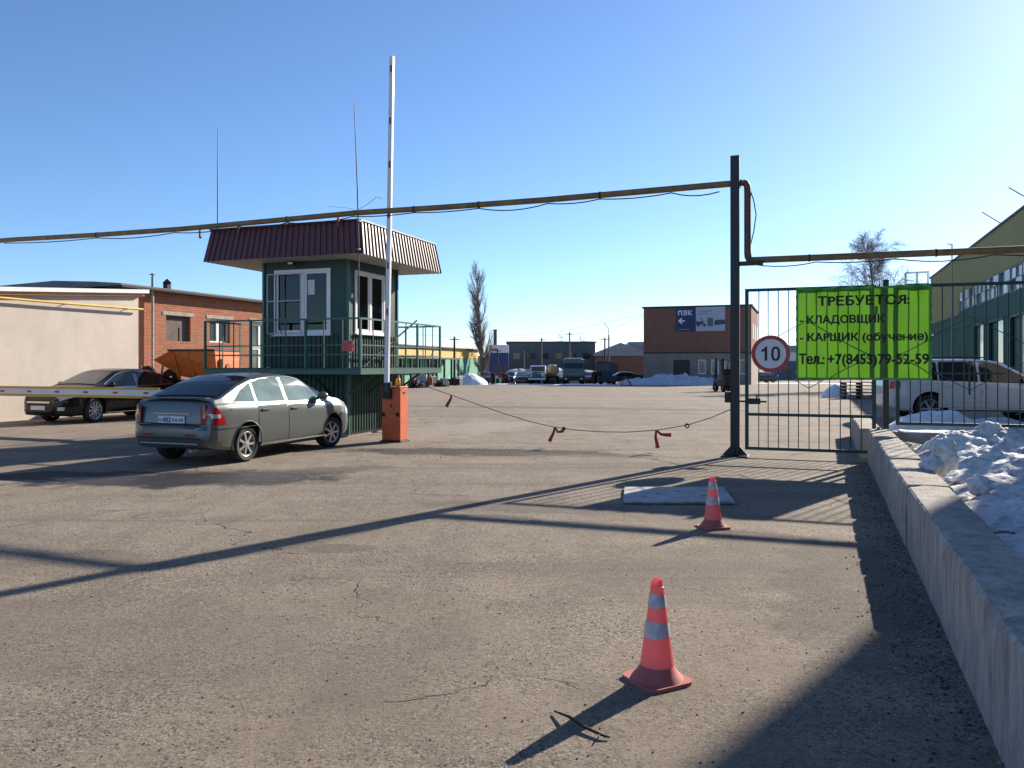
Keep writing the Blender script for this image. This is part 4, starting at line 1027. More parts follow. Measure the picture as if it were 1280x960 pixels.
BLACKCAR = mat('black_car_paint', (.006, .006, .007), .16, .0, coat=.0, spec=.35, dirt=((.018, .016, .014), .30), scale=3)
SEDAN = dict(W=.91, H=1.47, bz=.93, tumble=.22, wr=.335, axles=(-1.39, 1.39), spokes=10, rimf=.74, twin=True,
    plan=[(-2.43, .60), (-2.39, .72), (-2.3, .80), (-2.0, .87), (-1.4, .905), (0, .91), (1.3, .905), (1.8, .88), (2.1, .80), (2.28, .68), (2.36, .55), (2.40, .42)],
    top=[(-2.43, .68), (-2.40, .98), (-2.34, 1.07), (-2.0, 1.11), (-1.72, 1.13), (-.85, 1.42), (-.45, 1.465), (0, 1.47), (.3, 1.445), (.5, 1.40), (1.25, 1.03), (1.35, .99), (1.9, .90), (2.2, .80), (2.34, .66), (2.40, .5)],
    bot=[(-2.43, .40), (-2.35, .28), (-2.1, .22), (2.0, .19), (2.25, .22), (2.40, .32)],
    belt=[(-2.4, 1.0), (-1.5, .98), (0, .93), (1.2, .90), (1.8, .83), (2.4, .7)],
    ws=(.55, 1.22, .58, .70), rw=(-1.66, -.90, .64, .57),
    sw=[(-1.42, -1.04, [(-1.42, 1.01), (-1.04, 1.00)], [(-1.42, 1.02), (-1.04, 1.22)]), (-.98, -.14, [(-.98, .995), (-.14, .965)], [(-.98, 1.25), (-.6, 1.36), (-.14, 1.39)]),
        (-.06, 1.0, [(-.06, .963), (1.0, .945)], [(-.06, 1.39), (.3, 1.36), (.55, 1.29), (1.0, 1.04)])],
    doors=[(-1.0, -.10, .28, .92), (-.08, 1.06, .27, .90)], mirror=(.93, .95), trim=CHROME,
    glass=(mat('hazy_windscreen', (.22, .235, .19), .12, spec=.6, var=.3, scale=2), car_glass('sedan_rear_glass', (.012, .014, .016)), car_glass('sedan_side_glass', (.012, .018, .020))),
    lamps=[('head_lamp', 1.93, 2.30, [(1.93, .74), (2.30, .62)], [(1.93, .80), (2.30, .72)], CLEARL), ('fog_lamp', 2.22, 2.33, .36, .45, CLEARL), ('tail_lamp', -2.41, -2.1, .76, .93, REDLENS)],
    strips=[(-1.05, 1.05, .25, .262, CHROME, 'sill_strip')], handle=CHROME)
bc = make_car('black_sedan', 'dusty black saloon car parked along the beige wall, facing the road', 'car', SEDAN, (-11.67, 23.4, 0), R(159), BLACKCAR, steer=R(9))
plate(bc, 2.412, .43, 1)
MB().box(-.42, .42, 2.385, 2.408, .55, .60, .006).build('grille_bar', CHROME, bc)
MB().box(-.50, .50, 2.36, 2.402, .33, .385, .006).build('lower_grille', BLACKPL, bc)

WHITEC = mat('white_car_paint', (.52, .53, .54), .3, coat=.8, dirt=((.35, .33, .3), .25), scale=2.5)
SUVP = dict(W=.95, H=1.74, bz=1.08, tumble=.20, wr=.385, axles=(-1.40, 1.42), spokes=6, rimf=.66,
    plan=[(-2.42, .66), (-2.38, .80), (-2.3, .88), (-2.0, .93), (-1.4, .95), (1.4, .95), (1.9, .92), (2.2, .85), (2.38, .70), (2.44, .52)],
    top=[(-2.42, .80), (-2.40, 1.15), (-2.36, 1.25), (-2.16, 1.62), (-2.02, 1.68), (-1.2, 1.735), (-.4, 1.74), (.2, 1.71), (.5, 1.65), (1.2, 1.21), (1.3, 1.16), (1.9, 1.08), (2.25, .98), (2.40, .80), (2.44, .6)],
    bot=[(-2.42, .50), (-2.3, .36), (-2.0, .30), (2.0, .29), (2.3, .34), (2.44, .45)],
    belt=[(-2.4, 1.16), (0, 1.08), (1.3, 1.05), (1.9, .98), (2.4, .85)],
    ws=(.58, 1.14, .62, .74), rw=(-2.36, -2.17, .66, .62),
    sw=[(-2.05, -1.22, [(-2.05, 1.20), (-1.22, 1.165)], [(-2.05, 1.50), (-1.9, 1.58), (-1.22, 1.64)]), (-1.14, -.22, [(-1.14, 1.16), (-.22, 1.13)], [(-1.14, 1.645), (-.22, 1.655)]),
        (-.12, .98, [(-.12, 1.128), (.98, 1.10)], [(-.12, 1.655), (.3, 1.60), (.98, 1.22)])],
    doors=[(-1.2, -.16, .42, 1.07), (-.13, 1.0, .42, 1.05)], mirror=(.93, 1.12), trim=BLACKPL,
    glass=(car_glass('suv_windscreen', (.02, .024, .026)), car_glass('suv_rear_glass', (.01, .012, .014)), car_glass('suv_side_glass', (.008, .010, .012))),
    lamps=[('tail_lamp', -2.41, -2.14, .92, 1.12, REDLENS), ('head_lamp', 2.0, 2.34, .80, .93, CLEARL)], strips=[(-1.2, 1.0, .335, .36, BLACKPL, 'sill_strip')])
sv = make_car('white_suv', 'white estate-bodied off-road car with roof rails parked behind the railing', 'car', SUVP, (12.85, 22.3, 0), R(-100), WHITEC)
for s in (-1, 1):
    MB().tube([(s * .60, -1.9, 1.67), (s * .60, -1.8, 1.745), (s * .60, -.6, 1.79), (s * .60, .05, 1.765), (s * .60, .15, 1.70)], .016, 6).build('roof_rail', BLACKPL, sv)
# ================================================================== BUILDINGS ON THE LEFT
def frame_at(o, ang): return (o[0], o[1], 0), -ang
# beige plastered building; its long wall runs along the road; local x to the right (towards the road), y along the road
BE = thing('plastered_building', 'long beige plastered building with white roof edge at the left', 'building', (-14.1, 22.0, 0), RD)
PLAST = mat('beige_plaster', (.60, .525, .455), .9, var=.12, scale=.5, bump=.10, bscale=9, dirt=((.44, .385, .335), .5), spec=.2)
def ztop(y): return 3.72 + .074 * y
A, B_ = -13.0, 4.9
MB().prism([(A, -.3), (B_, -.3), (B_, ztop(B_) - .22), (A, ztop(A) - .22)], -9, 0, 'yz').build('wall', PLAST, BE)
MB().prism([(A - .1, ztop(A) - .22), (B_ + .12, ztop(B_) - .22), (B_ + .12, ztop(B_) - .12), (A - .1, ztop(A) - .12)], -9, .14, 'yz').build('eaves_board', mat('orange_brown_board', (.50, .27, .14), .7, var=.2, scale=3), BE)
MB().prism([(A - .15, ztop(A) - .12), (B_ + .25, ztop(B_) - .12), (B_ + .25, ztop(B_)), (A - .15, ztop(A))], -9.2, .22, 'yz').build('roof_edge', mat('white_roof_sheet', (.74, .74, .73), .5, var=.08, scale=2), BE)
pp = MB().tube([(.14, A, 3.43), (.14, 2, 3.40), (.14, B_ + .05, 3.41)], .035, 10).build('wall_gas_pipe', mat('bright_yellow_pipe', (.62, .40, .05), .5, var=.15, scale=4), BE, smooth=50)
for y in (-9, -6, -3, -.4, 2.0, 4.3): link('pipe_bracket', MB().beam((0, y, 3.37), (.14, y, 3.37), .02).mesh('pipe_bracket', BLACKP), BE)
# brick building beyond it
BR = thing('brick_building', 'red brick workshop with dark eaves beyond the beige building', 'building', (-12.55, 27.2, 0), RD)
REDB = brick_mat('red_brick', (.40, .145, .075), (.30, .095, .055), (.38, .28, .20), dirt=.30)
wins = [(1.05, 2.25, 2.42, 3.32, 'board'), (3.25, 4.4, 2.42, 3.32, 'win'), (5.75, 6.95, 1.0, 3.32, 'door'), (8.2, 9.4, 1.8, 3.32, 'win'), (10.6, 11.8, 1.8, 3.32, 'win')]
LB = 14.5; prev = -1.0
for (y0, y1, z0, z1, k) in wins:
    MB().box(-.4, 0, prev, y0, -.3, 4.10).build('wall_pier', REDB, BR)
    MB().box(-.4, -.0, y0, y1, -.3, z0).build('wall_spandrel', REDB, BR); MB().box(-.4, 0, y0, y1, z1, 4.10).build('wall_spandrel', REDB, BR)
    MB().box(-.38, .02, y0 - .18, y1 + .18, z1, z1 + .13, .01).build('lintel', CONC, BR)
    f = MB(); w = .06
    prev = y1
    if k == 'board':
        o = MB().box(-.30, -.12, y0, y1, z0, z1).build('boarded_window', mat('grey_board', (.12, .095, .08), .85, var=.3, scale=6), BR)
        MB().box(-.12, -.10, y0 + .75, y0 + .78, z0, z1 - .4).build('board_joint', BLACKP, BR)
        continue
    f.box(-.2, -.12, y0, y0 + w, z0, z1).box(-.2, -.12, y1 - w, y1, z0, z1).box(-.2, -.12, y0 + w, y1 - w, z1 - w, z1).box(-.2, -.12, y0 + w, y1 - w, z0, z0 + w)
    f.box(-.2, -.115, (y0 + y1) / 2 - .07, (y0 + y1) / 2 + .07, z0 + w, z1 - w)
    if k == 'door': f.box(-.2, -.116, y0 + w, y1 - w, 2.2, 2.32)
    o = f.build('window_frame', PVC, BR)
    link('pane', MB().box(-.17, -.15, y0 + w, y1 - w, z0 + w, z1 - w).mesh('pane', mat('reflecting_pane', (.05, .085, .085), .08, spec=.9)), o)
MB().box(-.4, 0, wins[-1][1], LB, -.3, 4.10).build('wall_pier', REDB, BR)
MB().box(-10, -.4, -1.0, -.6, -.3, 4.10).build('end_wall', REDB, BR); MB().box(-10, -.4, LB - .4, LB, -.3, 4.10).build('end_wall', REDB, BR)
FASC = mat('dark_eaves_board', (.035, .026, .024), .8, var=.3, scale=4)
MB().box(-.4, .33, -1.2, LB + .3, 4.10, 4.155, .01).build('eaves', FASC, BR)
MB().prism([(-10, 4.0), (.34, 4.16), (.34, 4.22), (-.8, 4.31), (-2.6, 4.40), (-10, 4.15)], -1.25, LB + .35, 'xz').build('roof', mat('roof_felt', (.14, .13, .13), .8, var=.25, scale=1.5), BR)
ch = MB().box(-.95, -.75, 1.9, 2.1, 4.2, 4.55, .01).build('vent_stack', FASC, BR)
link('vent_cap', MB().lathe([(.001, 4.74), (.2, 4.58), (.2, 4.56)], 4, 'z', (-.85, 2.0, 0)).mesh('vent_cap', FASC), ch)
t = thing('flue_pipe', 'tall slim grey metal flue with a cap in front of the brick wall', 'flue', (-12.32, 27.42, 0))
MB().cyl((0, 0, .2), (0, 0, 4.60), .045, n=12).build('shaft', ZINC, t, smooth=50)
MB().lathe([(.001, 4.72), (.10, 4.66), (.10, 4.645)], 12, 'z').build('cap', ZINC, t); MB().cyl((0, 0, 4.58), (0, 0, 4.66), .02, n=6).build('cap_stem', ZINC, t)
MB().lathe([(.07, 0), (.065, .8), (.045, 1.0)], 12, 'z').build('lower_sleeve', mat('flaking_white', (.55, .53, .5), .8, dirt=((.25, .12, .08), .6)), t)

# ================================================================== ORANGE SPREADER AND SCRAP BEHIND THE CARS
ORP = mat('orange_machine_paint', (.62, .16, .03), .5, var=.15, scale=3, dirt=((.2, .08, .04), .5))
t = thing('orange_spreader', 'orange hopper body of a grit spreader parked before the brick wall', 'machine', (-9.55, 24.9, 0), R(-8))
def hopper(x0, x1, zt, zm, zb, yt, yb):
    m = MB(); P = []
    for (x, e) in ((x0, 0), (x1, 0)):
        P.append([(x, -yt, zt), (x, -yt, zm), (x + (.35 if x < 0 else -.35), -yb, zb), (x + (.35 if x < 0 else -.35), yb, zb), (x, yt, zm), (x, yt, zt)])
    m.grid(P, closed=True); m.f.append(tuple(range(6))); m.m.append(0); m.f.append(tuple(range(6, 12))); m.m.append(0)
    return m
m = MB(); pr = [(-1.40, 1.72, .55), (-.72, 1.98, .8), (.75, 1.98, .8), (.75, 1.45, .7), (.45, 1.05, .35), (-.55, 1.22, .4)]
m.add([(x, -w, z) for x, z, w in pr] + [(x, w, z) for x, z, w in pr], [(0, 1, 2, 3, 4, 5), (11, 10, 9, 8, 7, 6)] + [(i, (i + 1) % 6, 6 + (i + 1) % 6, 6 + i) for i in range(6)])
m.build('hopper', ORP, t)
MB().box(-.75, .77, -.86, .86, 1.98, 2.04, .01).build('hopper_rim', BLACKP, t)
MB().box(.77, .85, -.55, .55, 1.1, 1.75, .02).build('end_plate', ORP, t)
MB().cyl((.83, -.2, 1.45), (.89, -.2, 1.45), .16, n=18).build('spinner_hub', mat('brown_hub', (.22, .08, .04), .7), t)
for x in (-.6, -.1, .4): MB().beam((x, -.80, 1.95), (x + .02, -.52, 1.2), .05).build('rib', ORP, t)
MB().box(-1.5, 1.2, -.35, .35, .62, .80, .01).build('chassis', BLACKP, t)
for (x, y) in ((-.9, -.75), (-.9, .75), (.5, -.75), (.5, .75)):
    MB().lathe([(.18, -.11), (.42, -.11), (.46, -.07), (.46, .07), (.42, .11), (.18, .11)], 22, 'y', (x, y, .46), close=True).build('wheel', RUBBER, t, smooth=40)
t = thing('rusty_implement', 'rusty red tractor implement with small wheels beside the flue', 'machine', (-11.15, 25.6, 0), R(-10))
RUST = mat('rusty_red_paint', (.34, .09, .045), .7, var=.4, scale=6, dirt=((.08, .05, .04), .7))
MB().beam((-.75, 0, .95), (.8, 0, 1.05), .12).build('main_beam', RUST, t); MB().beam((-.6, -.3, .7), (.7, .3, .8), .09).build('main_beam', RUST, t)
for i, x in enumerate((-.6, -.2, .25, .65)):
    MB().tube([(x, -.1, 1.05), (x + .12, -.3, 1.3), (x + .2, -.45, 1.0), (x + .1, -.5, .45), (x - .05, -.5, .12)], .03, 6).build('tine', RUST, t)
for x in (-.35, .45): MB().lathe([(.08, -.05), (.28, -.06), (.30, 0), (.28, .06), (.08, .05)], 16, 'y', (x, -.3, 1.25 if x < 0 else 1.15), close=True).build('wheel', RUBBER, t)
MB().beam((-.1, 0, 1.05), (.0, 0, 1.65), .05).build('lever', BLACKP, t); MB().beam((-.78, 0, .95), (-.82, 0, 1.55), .05).build('lever', BLACKP, t)

# ================================================================== HANGAR ON THE RIGHT
HR = math.atan(.38)
HG = thing('green_hangar', 'long green and yellow clad hangar with a strip window, at the right edge', 'hangar', (19.2, 30.0, 0), -HR)
GCL = mat('green_cladding', (.045, .125, .092), .6, var=.12, scale=1.2, stretch=(1, 1, .2)); YCL = mat('olive_yellow_cladding', (.36, .325, .14), .65, var=.10, scale=1.2, stretch=(1, 1, .2))
y0, y1 = -2.0, 25.6
opens = [(-1.2, 2.2), (3.2, 6.4), (7.4, 10.2)]
pv = y0
for (a, b_) in opens + [(y1, y1)]:
    if a > pv: corr((0, pv, -.4), (0, 1, 0), (0, 0, 1), a - pv, a - pv, 3.95, 0, 0, .25, .03, (-1, 0, 0)).build('wall_sheet', GCL, HG)
    if b_ > a:
        MB().box(1.2, 1.25, a - .4, b_ + .4, -.4, 3.7).build('dark_interior', mat('interior_dark', (.02, .02, .02), .9), HG)
        fr = MB().box(-.05, .06, a, a + .12, -.4, 3.45).box(-.05, .06, b_ - .12, b_, -.4, 3.45).box(-.05, .06, a + .12, b_ - .12, 3.45, 3.55).build('door_frame', GATEGREEN, HG)
        link('door_glass', MB().box(.0, .02, a + .12, (a + b_) / 2 - .3, -.4, 3.45).mesh('door_glass', WGLASS), fr)
    pv = b_
corr((-.04, y0, 3.56), (0, 1, 0), (0, 0, 1), y1 - y0, y1 - y0, .90, 0, 0, .25, .03, (-1, 0, 0)).build('band_sheet', GCL, HG)
corr((-.05, 14.2, 4.3), (0, 1, 0), (0, 0, 1), y1 - 14.2, y1 - 14.2, 1.2, 0, 0, .25, .03, (-1, 0, 0)).build('upper_sheet', YCL, HG)
corr((-.06, y0, 5.45), (0, 1, 0), (0, 0, 1), y1 - y0, y1 - y0, 1.95, 0, 0, .25, .03, (-1, 0, 0)).build('upper_sheet', YCL, HG)
MB().box(.1, 24, y0 + .05, y1 - .05, -.4, 7.2).build('hall_body', GCL, HG)
MB().box(-.14, 24.2, y0 - .1, y1 + .1, 7.38, 7.46).build('roof_flashing', mat('dark_flashing', (.05, .05, .045), .6), HG)
MB().box(-.10, -.05, 14.2, y1, 4.22, 4.30).build('band_trim', GATEGREEN, HG)
fr = MB()
ny = 16; ww = (14.15 - y0) / ny; PAN = mat('painted_reflection_pane', (.32, .36, .38), .15, var=.5, scale=1.3, spec=.8)  # PAN: pale mottled base colour stands in for bright reflections
for i in range(ny + 1): fr.box(-.06, .03, y0 + i * ww - .03, y0 + i * ww + .03, 4.46, 5.45)
for z in (4.46, 4.95, 5.42): fr.box(-.055, .03, y0, 14.15, z - .02, z + .03)
wf = fr.build('strip_window_frame', mat('grey_frame', (.22, .24, .23), .6), HG)
pm = {}
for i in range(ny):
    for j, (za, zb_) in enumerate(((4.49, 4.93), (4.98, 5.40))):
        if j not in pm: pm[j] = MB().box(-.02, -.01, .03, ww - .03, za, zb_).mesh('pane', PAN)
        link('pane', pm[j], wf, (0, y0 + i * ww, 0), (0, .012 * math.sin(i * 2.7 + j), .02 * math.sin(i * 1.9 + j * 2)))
for (y, z, dy) in ((3.5, 7.46, -.9), (-1.5, 7.46, -.6)):
    MB().beam((-.1, y, z), (-.75, y + .2, z + .55), .04).build('roof_bracket', ZINC, HG)
cg = thing('roof_ladder_cage', 'small steel railing cage at the far end of the hangar roof', 'railing', (28.3, 54.3, 0), -HR)
for x in (-1.4, -.7, 0):
    for y in (0, .7): MB().beam((x, y, 6.2), (x, y, 7.9), .05).build('cage_post', ZINC, cg)
for z in (7.1, 7.9): MB().beam((-1.4, 0, z), (0, 0, z), .05).build('cage_rail', ZINC, cg); MB().beam((-1.4, .7, z), (0, .7, z), .05).build('cage_rail', ZINC, cg)
MB().box(-1.5, .1, -.1, .8, 6.1, 6.2).build('cage_floor', ZINC, cg)
MB().beam((-1.2, .35, -.3), (-1.2, .35, 6.1), .12).build('cage_leg', ZINC, cg); MB().beam((-.2, .35, -.3), (-.2, .35, 6.1), .12).build('cage_leg', ZINC, cg)
t = thing('lamp_pole', 'thin grey pole rising before the far part of the hangar', 'pole', (22.0, 40, 0)); MB().tube([(0, 0, -.1), (0, 0, 7.6)], [.05, .03], 8).build('shaft', ZINC, t); MB().beam((0, 0, 7.58), (-.25, 0, 7.62), .04).build('bracket_arm', ZINC, t)

# unseen block added past the right edge, shaped to cast the foreground shade
NB = thing('shade_block', 'unseen tall grey block added at the right to cast the foreground shade', 'building', (13.85, 18.0, 0), RD)
MB().box(0, 9, -24, 0, 0, 10.6).build('wall', mat('grey_render', (.34, .33, .32), .9, var=.1, scale=.8), NB)
MB().box(-.08, 9.1, -24.1, .08, 10.6, 10.75).build('parapet', ZINC, NB)
for k in range(5):
    for z in (1.2, 4.4, 7.6): MB().box(-.03, .02, -4.2 - k * 4.4, -2.2 - k * 4.4, z, z + 1.6).build('window', WGLASS, NB)
# ================================================================== FAR YARD
def F(px, D): return ((px - 640) * D / 1000, D)
# yellow and green shed row along the left of the yard
SH = thing('yellow_green_shed', 'long low shed with yellow upper band and green wall on the left of the yard', 'shed', (-10.95, 73, 0), -R(13.85))
YB = mat('yellow_band', (.60, .40, .10), .7, var=.12, scale=1.0); GB = mat('mint_green_wall', (.10, .34, .23), .7, var=.15, scale=.8)
Ls = 27.8
MB().box(-7, 0, -14, Ls, -1.2, 2.35).build('wall', GB, SH)
MB().box(-7, .03, -14, Ls + .03, 2.35, 3.38).build('upper_band', YB, SH)
MB().box(-7.2, .35, -14.2, Ls + .3, 3.38, 3.50).build('roof', mat('brown_roof_edge', (.10, .055, .045), .8), SH)
MB().box(.05, 1.6, -14, 15.5, 2.15, 2.30).build('canopy', mat('dark_canopy', (.03, .03, .03), .7), SH)
for k in range(13):
    MB().box(1.42, 1.60, -13.5 + k * 2.38, -13.32 + k * 2.38, -1.0, 2.15).build('canopy_post', BLACKP, SH)
for k in range(6):
    MB().box(.005, .04, -12 + k * 4.4, -10.2 + k * 4.4, -.9, 1.6).build('door', mat('dark_door', (.03, .045, .05), .7), SH)
random.seed(11)
for k, (px, D, s) in enumerate(((517, 66, .7), (528, 68, .9), (538, 71, .8), (549, 74, .9), (558, 78, .8), (566, 83, .7))):
    x, y = F(px, D); tt = thing('scrap_pile', ['rusty axle and wheel scrap under the shed canopy', 'dark heap of machine parts next to the axle scrap', 'low stack of dark pallets before the green shed', 'grey drum pile before the green shed', 'small heap of dark tyres before the shed doors', 'dark crate by the snow heap at the shed end'][k], 'scrap', (x, y, gz(y)), random.random() * 3, 'scrap along the shed')
    for q in range(5):
        a, b_, c_ = random.uniform(-.9, .9), random.uniform(-.4, .4), random.uniform(.1, .5)
        w_ = random.uniform(.2, .5) * s
        if k in (0, 4): MB().lathe([(.1, -.1), (.34, -.1), (.36, 0), (.34, .1), (.1, .1)], 14, 'y' if q % 2 else 'z', (a, b_, .36 if q % 2 else .1 + .2 * (q // 2)), close=True).build('tyre', RUBBER, tt)
        else: MB().box(a - w_, a + w_, b_ - .3, b_ + .3, 0 if q < 3 else c_, c_ + (.3 if q < 3 else .6), .03).build('piece', [STEEL, RUST, FASC][q % 3], tt)

def mound(name, label, cx, cy, rx, ry, h, sd, rot=0, mt=SNOW, n=36, rough=.5, cat='snow pile', flat=.8):
    m = MB(); rows = []
    for i in range(n + 1):
        row = []
        for j in range(n + 1):
            u, v = 2 * i / n - 1, 2 * j / n - 1; r2 = min(1, u * u + v * v)
            z = h * (1 - r2) ** flat * (.85 + .4 * rough * max(-1, min(1, fbm(u * rx * .9 + sd, v * ry * .9, sd, 5)))) + (.10 * h * rough * fbm(u * rx * 2.6, v * ry * 2.6, sd) * (1 - r2) if r2 < .95 else 0)
            row.append((u * rx, v * ry, (z if r2 < 1 else -.05)))
        rows.append(row)
    m.grid(rows)
    o = m.build(name, mt, smooth=50, loc=(cx, cy, gz(cy)), rz=rot); return tag(o, label, cat)
x, y = F(585, 88); mound('snow_pile', 'blue-white cone of cleared snow at the end of the green shed', x, y, 2.3, 2.0, 1.45, 3.3)
x, y = F(845, 84.5); mound('snow_pile', 'long ragged bank of ploughed snow before the brick office building', x, y, 5.4, 2.2, 1.05, 9.1, RD, SNOWD, 90, 1.6, flat=.6)
x, y = F(795, 86); mound('snow_pile', 'low tail of snow left of the long bank by the brick office', x, y, 2.2, 1.6, .8, 4.4, RD, SNOWD)
x, y = F(690, 101); mound('snow_pile', 'high shaded ridge of snow behind the parked yard vehicles', x, y, 7.5, 2.5, 2.1, 6.2, R(-8), SNOWD, 60, .5, flat=.4)
x, y = F(645, 104); mound('snow_pile', 'shaded snow heap behind the red tractor', x, y, 3.5, 2.2, 1.8, 2.2, 0, SNOWD, 40, .5, flat=.45)
for px, D, rx, ry, lb in ((725, 84, 5.5, 1.4, 'thin sheet of old snow on the ground before the grey lorry'), (640, 88.5, 3.5, .7, 'thin streak of snow on the ground before the red tractor'), (1010, 96, 8, 1.5, 'thin streak of snow across the yard beyond the gate')):
    x, y = F(px, D); mound('snow_patch', lb, x, y, rx, ry, .12, px * .1, RD, SNOW, 26, .6, 'snow patch')
x, y = F(1046, 40); mound('snow_pile', 'small pale snow heap seen under the banner', x, y, .75, .6, .75, 7.7)
x, y = F(1170, 17.5); mound('snow_pile', 'dirty snow heap behind the railing beside the white car wheel', x, y, 1.2, .9, .62, 12.2, 0, SNOW, 44, .6)
x, y = F(1235, 18.2); mound('snow_pile', 'flatter snow heap behind the railing near the right edge', x, y, 1.6, 1.0, .40, 15.2, 0, SNOWD, 40, .7)

# trees
def limb(segs, p, d, L, r, depth, P, rnd):
    n = P['n'][depth]; q = p.copy(); step = L / n
    for i in range(n):
        d2 = (d + Vector((rnd.gauss(0, P['wig'] * (.3 if depth == 0 else 1)), rnd.gauss(0, P['wig'] * (.3 if depth == 0 else 1)), rnd.gauss(0, P['wig']) + (.06 if depth == 0 else P['lift'][depth]))) ).normalized()
        r2 = r * (1 - .85 * (i + 1) / n) if depth else r * (1 - .8 * (i + 1) / n)
        e = q + d2 * step; segs.append((depth, q.copy(), e.copy(), max(.005, r * (1 - .85 * i / n)), max(.004, r2)))
        if depth + 1 < len(P['n']) and i >= P['first'][depth]:
            for _ in range(P['kids'][depth]):
                az = rnd.uniform(0, 2 * math.pi); sp = P['spread'][depth] * rnd.uniform(.75, 1.25)
                ax = d2.orthogonal().normalized(); ax.rotate(Matrix.Rotation(az, 3, d2)); dd = d2.copy(); dd.rotate(Matrix.Rotation(sp, 3, ax))
                f = P['len'][depth] * rnd.uniform(.6, 1.15) * (1 - P['taper'][depth] * i / n)
                limb(segs, q.lerp(e, rnd.random()), dd, L * f, max(.006, r2 * .55), depth + 1, P, rnd)
        q = e; d = d2
def tree(name, label, loc, P, seed, barkc, group=None):
    rnd = random.Random(seed); segs = []
    limb(segs, Vector((0, 0, -.1)), Vector((0, 0, 1)), P['H'], P['r'], 0, P, rnd)
    t = thing(name, label, 'tree', loc, 0, group); bark = mat(name + '_bark', barkc, .9, var=.3, scale=3)
    m = MB()
    for (d, a, b_, r0, r1) in segs:
        if d == 0: m.tube([a, b_], [r0, r1], 8, False)
    m.build('trunk', bark, t, smooth=60, fix=False)
    m = MB()
    for (d, a, b_, r0, r1) in segs:
        if d: m.tube([a, b_], [r0, r1], 4 if d == 1 else 3, False)
    m.build('crown', bark, t, fix=False); return t
POP = dict(H=12.9, r=.30, n=(16, 7, 5, 3), first=(1, 1, 0), kids=(3, 3, 2), spread=(.44, .38, .5), len=(.32, .45, .5), taper=(.55, .3, .2), wig=.075, lift=(.02, .10, .08, .05))
x, y = F(604, 97); tree('poplar_tree', 'tall bare poplar with steep upright branches behind the green shed', (x, y, gz(y)), POP, 5, (.20, .165, .14))
BIR = dict(H=10.8, r=.15, n=(12, 7, 5, 4), first=(3, 1, 0), kids=(4, 3, 3), spread=(.80, .65, .6), len=(.42, .5, .6), taper=(.62, .3, .2), wig=.10, lift=(.02, .05, -.06, -.12))
x, y = F(1099, 58); tree('birch_tree', 'bare round-crowned birch rising behind the green banner', (x, y, gz(y)), BIR, 8, (.20, .165, .15))
SML = dict(H=8.5, r=.14, n=(8, 6, 4), first=(1, 0), kids=(4, 3), spread=(.7, .6), len=(.45, .5), taper=(.6, .3), wig=.12, lift=(.02, .04, .0))
for i, (px, D, lb) in enumerate(((702, 158, 'small bare tree over the grey depot roof, left of a pair'), (728, 155, 'small bare tree over the grey depot roof, right of a pair'))):
    x, y = F(px, D); tree('bare_tree', lb, (x, y, gz(y)), SML, 20 + i, (.15, .12, .11), 'bare trees behind the depot')
# far buildings
GREY = mat('grey_depot_wall', (.12, .125, .125), .85, var=.2, scale=.5)
x, y = F(634, 138); t = thing('grey_depot', 'long dark grey depot building across the far side of the yard', 'building', (x, y, 0), 0)
MB().box(0, 15.2, 0, 12, -1.6, 5.4).build('wall', GREY, t); MB().box(-.2, 15.4, -.2, 12.2, 5.4, 5.6).build('roof_edge', mat('dark_roof', (.07, .075, .08), .8), t)
for k in range(6): MB().box(1.0 + k * 2.4, 2.3 + k * 2.4, -.04, .02, 2.6, 3.6).build('window', WGLASS, t)
x, y = F(744, 128); t = thing('grey_roof_hall', 'low hall with pale grey pitched roof left of the brick office', 'building', (x, y, 0), R(-6))
RB2 = brick_mat('dull_red_brick', (.24, .10, .06), (.20, .08, .05), (.25, .2, .16))
GRF = mat('grey_metal_roof', (.26, .28, .30), .6, var=.1, scale=.8)
MB().box(0, 9.5, 0, 10, -1.5, 3.0).build('wall', RB2, t)
MB().prism([(-.3, 3.0), (9.8, 3.0), (9.8, 3.12), (4, 5.1), (-.3, 3.4)], -.3, 10, 'xz').build('roof', GRF, t)
MB().box(5.5, 12, 4, 16, 3.0, 5.35).build('upper_hall', GRF, t)
MB().box(1.2, 3.6, -.05, .02, -1.4, 1.8).build('gate', mat('dark_gate', (.05, .05, .05), .8), t)
x, y = F(612, 128); t = thing('blue_white_kiosk', 'white and blue building front glimpsed right of the poplar', 'building', (x, y, 0), 0)
MB().box(0, 3.0, 0, 5, -1.5, 3.5).build('lower_wall', mat('deep_blue_panel', (.03, .055, .16), .6), t); MB().box(-.02, 3.02, -.03, 5, 3.5, 4.75).build('upper_wall', BUSWHITE, t)
MB().box(.1, 1.2, -.05, -.03, 3.8, 4.2).build('red_mark', mat('faded_red', (.5, .12, .1), .7), t)
MB().box(-2.2, -.02, .5, 5, -1.5, 3.0).build('side_wall', mat('tan_wall', (.42, .27, .17), .8), t)
x, y = F(619, 165); t = thing('boiler_chimney', 'slim dark boiler chimney above the white and blue building', 'chimney', (x, y, -1.2)); MB().cyl((0, 0, 0), (0, 0, 10.0), .42, .36, 14).build('stack', mat('chimney_dark', (.09, .10, .12), .8), t, smooth=50)
MB().lathe([(.36, 9.8), (.46, 9.85), (.46, 10.02), (.36, 10.05)], 14, 'z').build('rim', FASC, t)
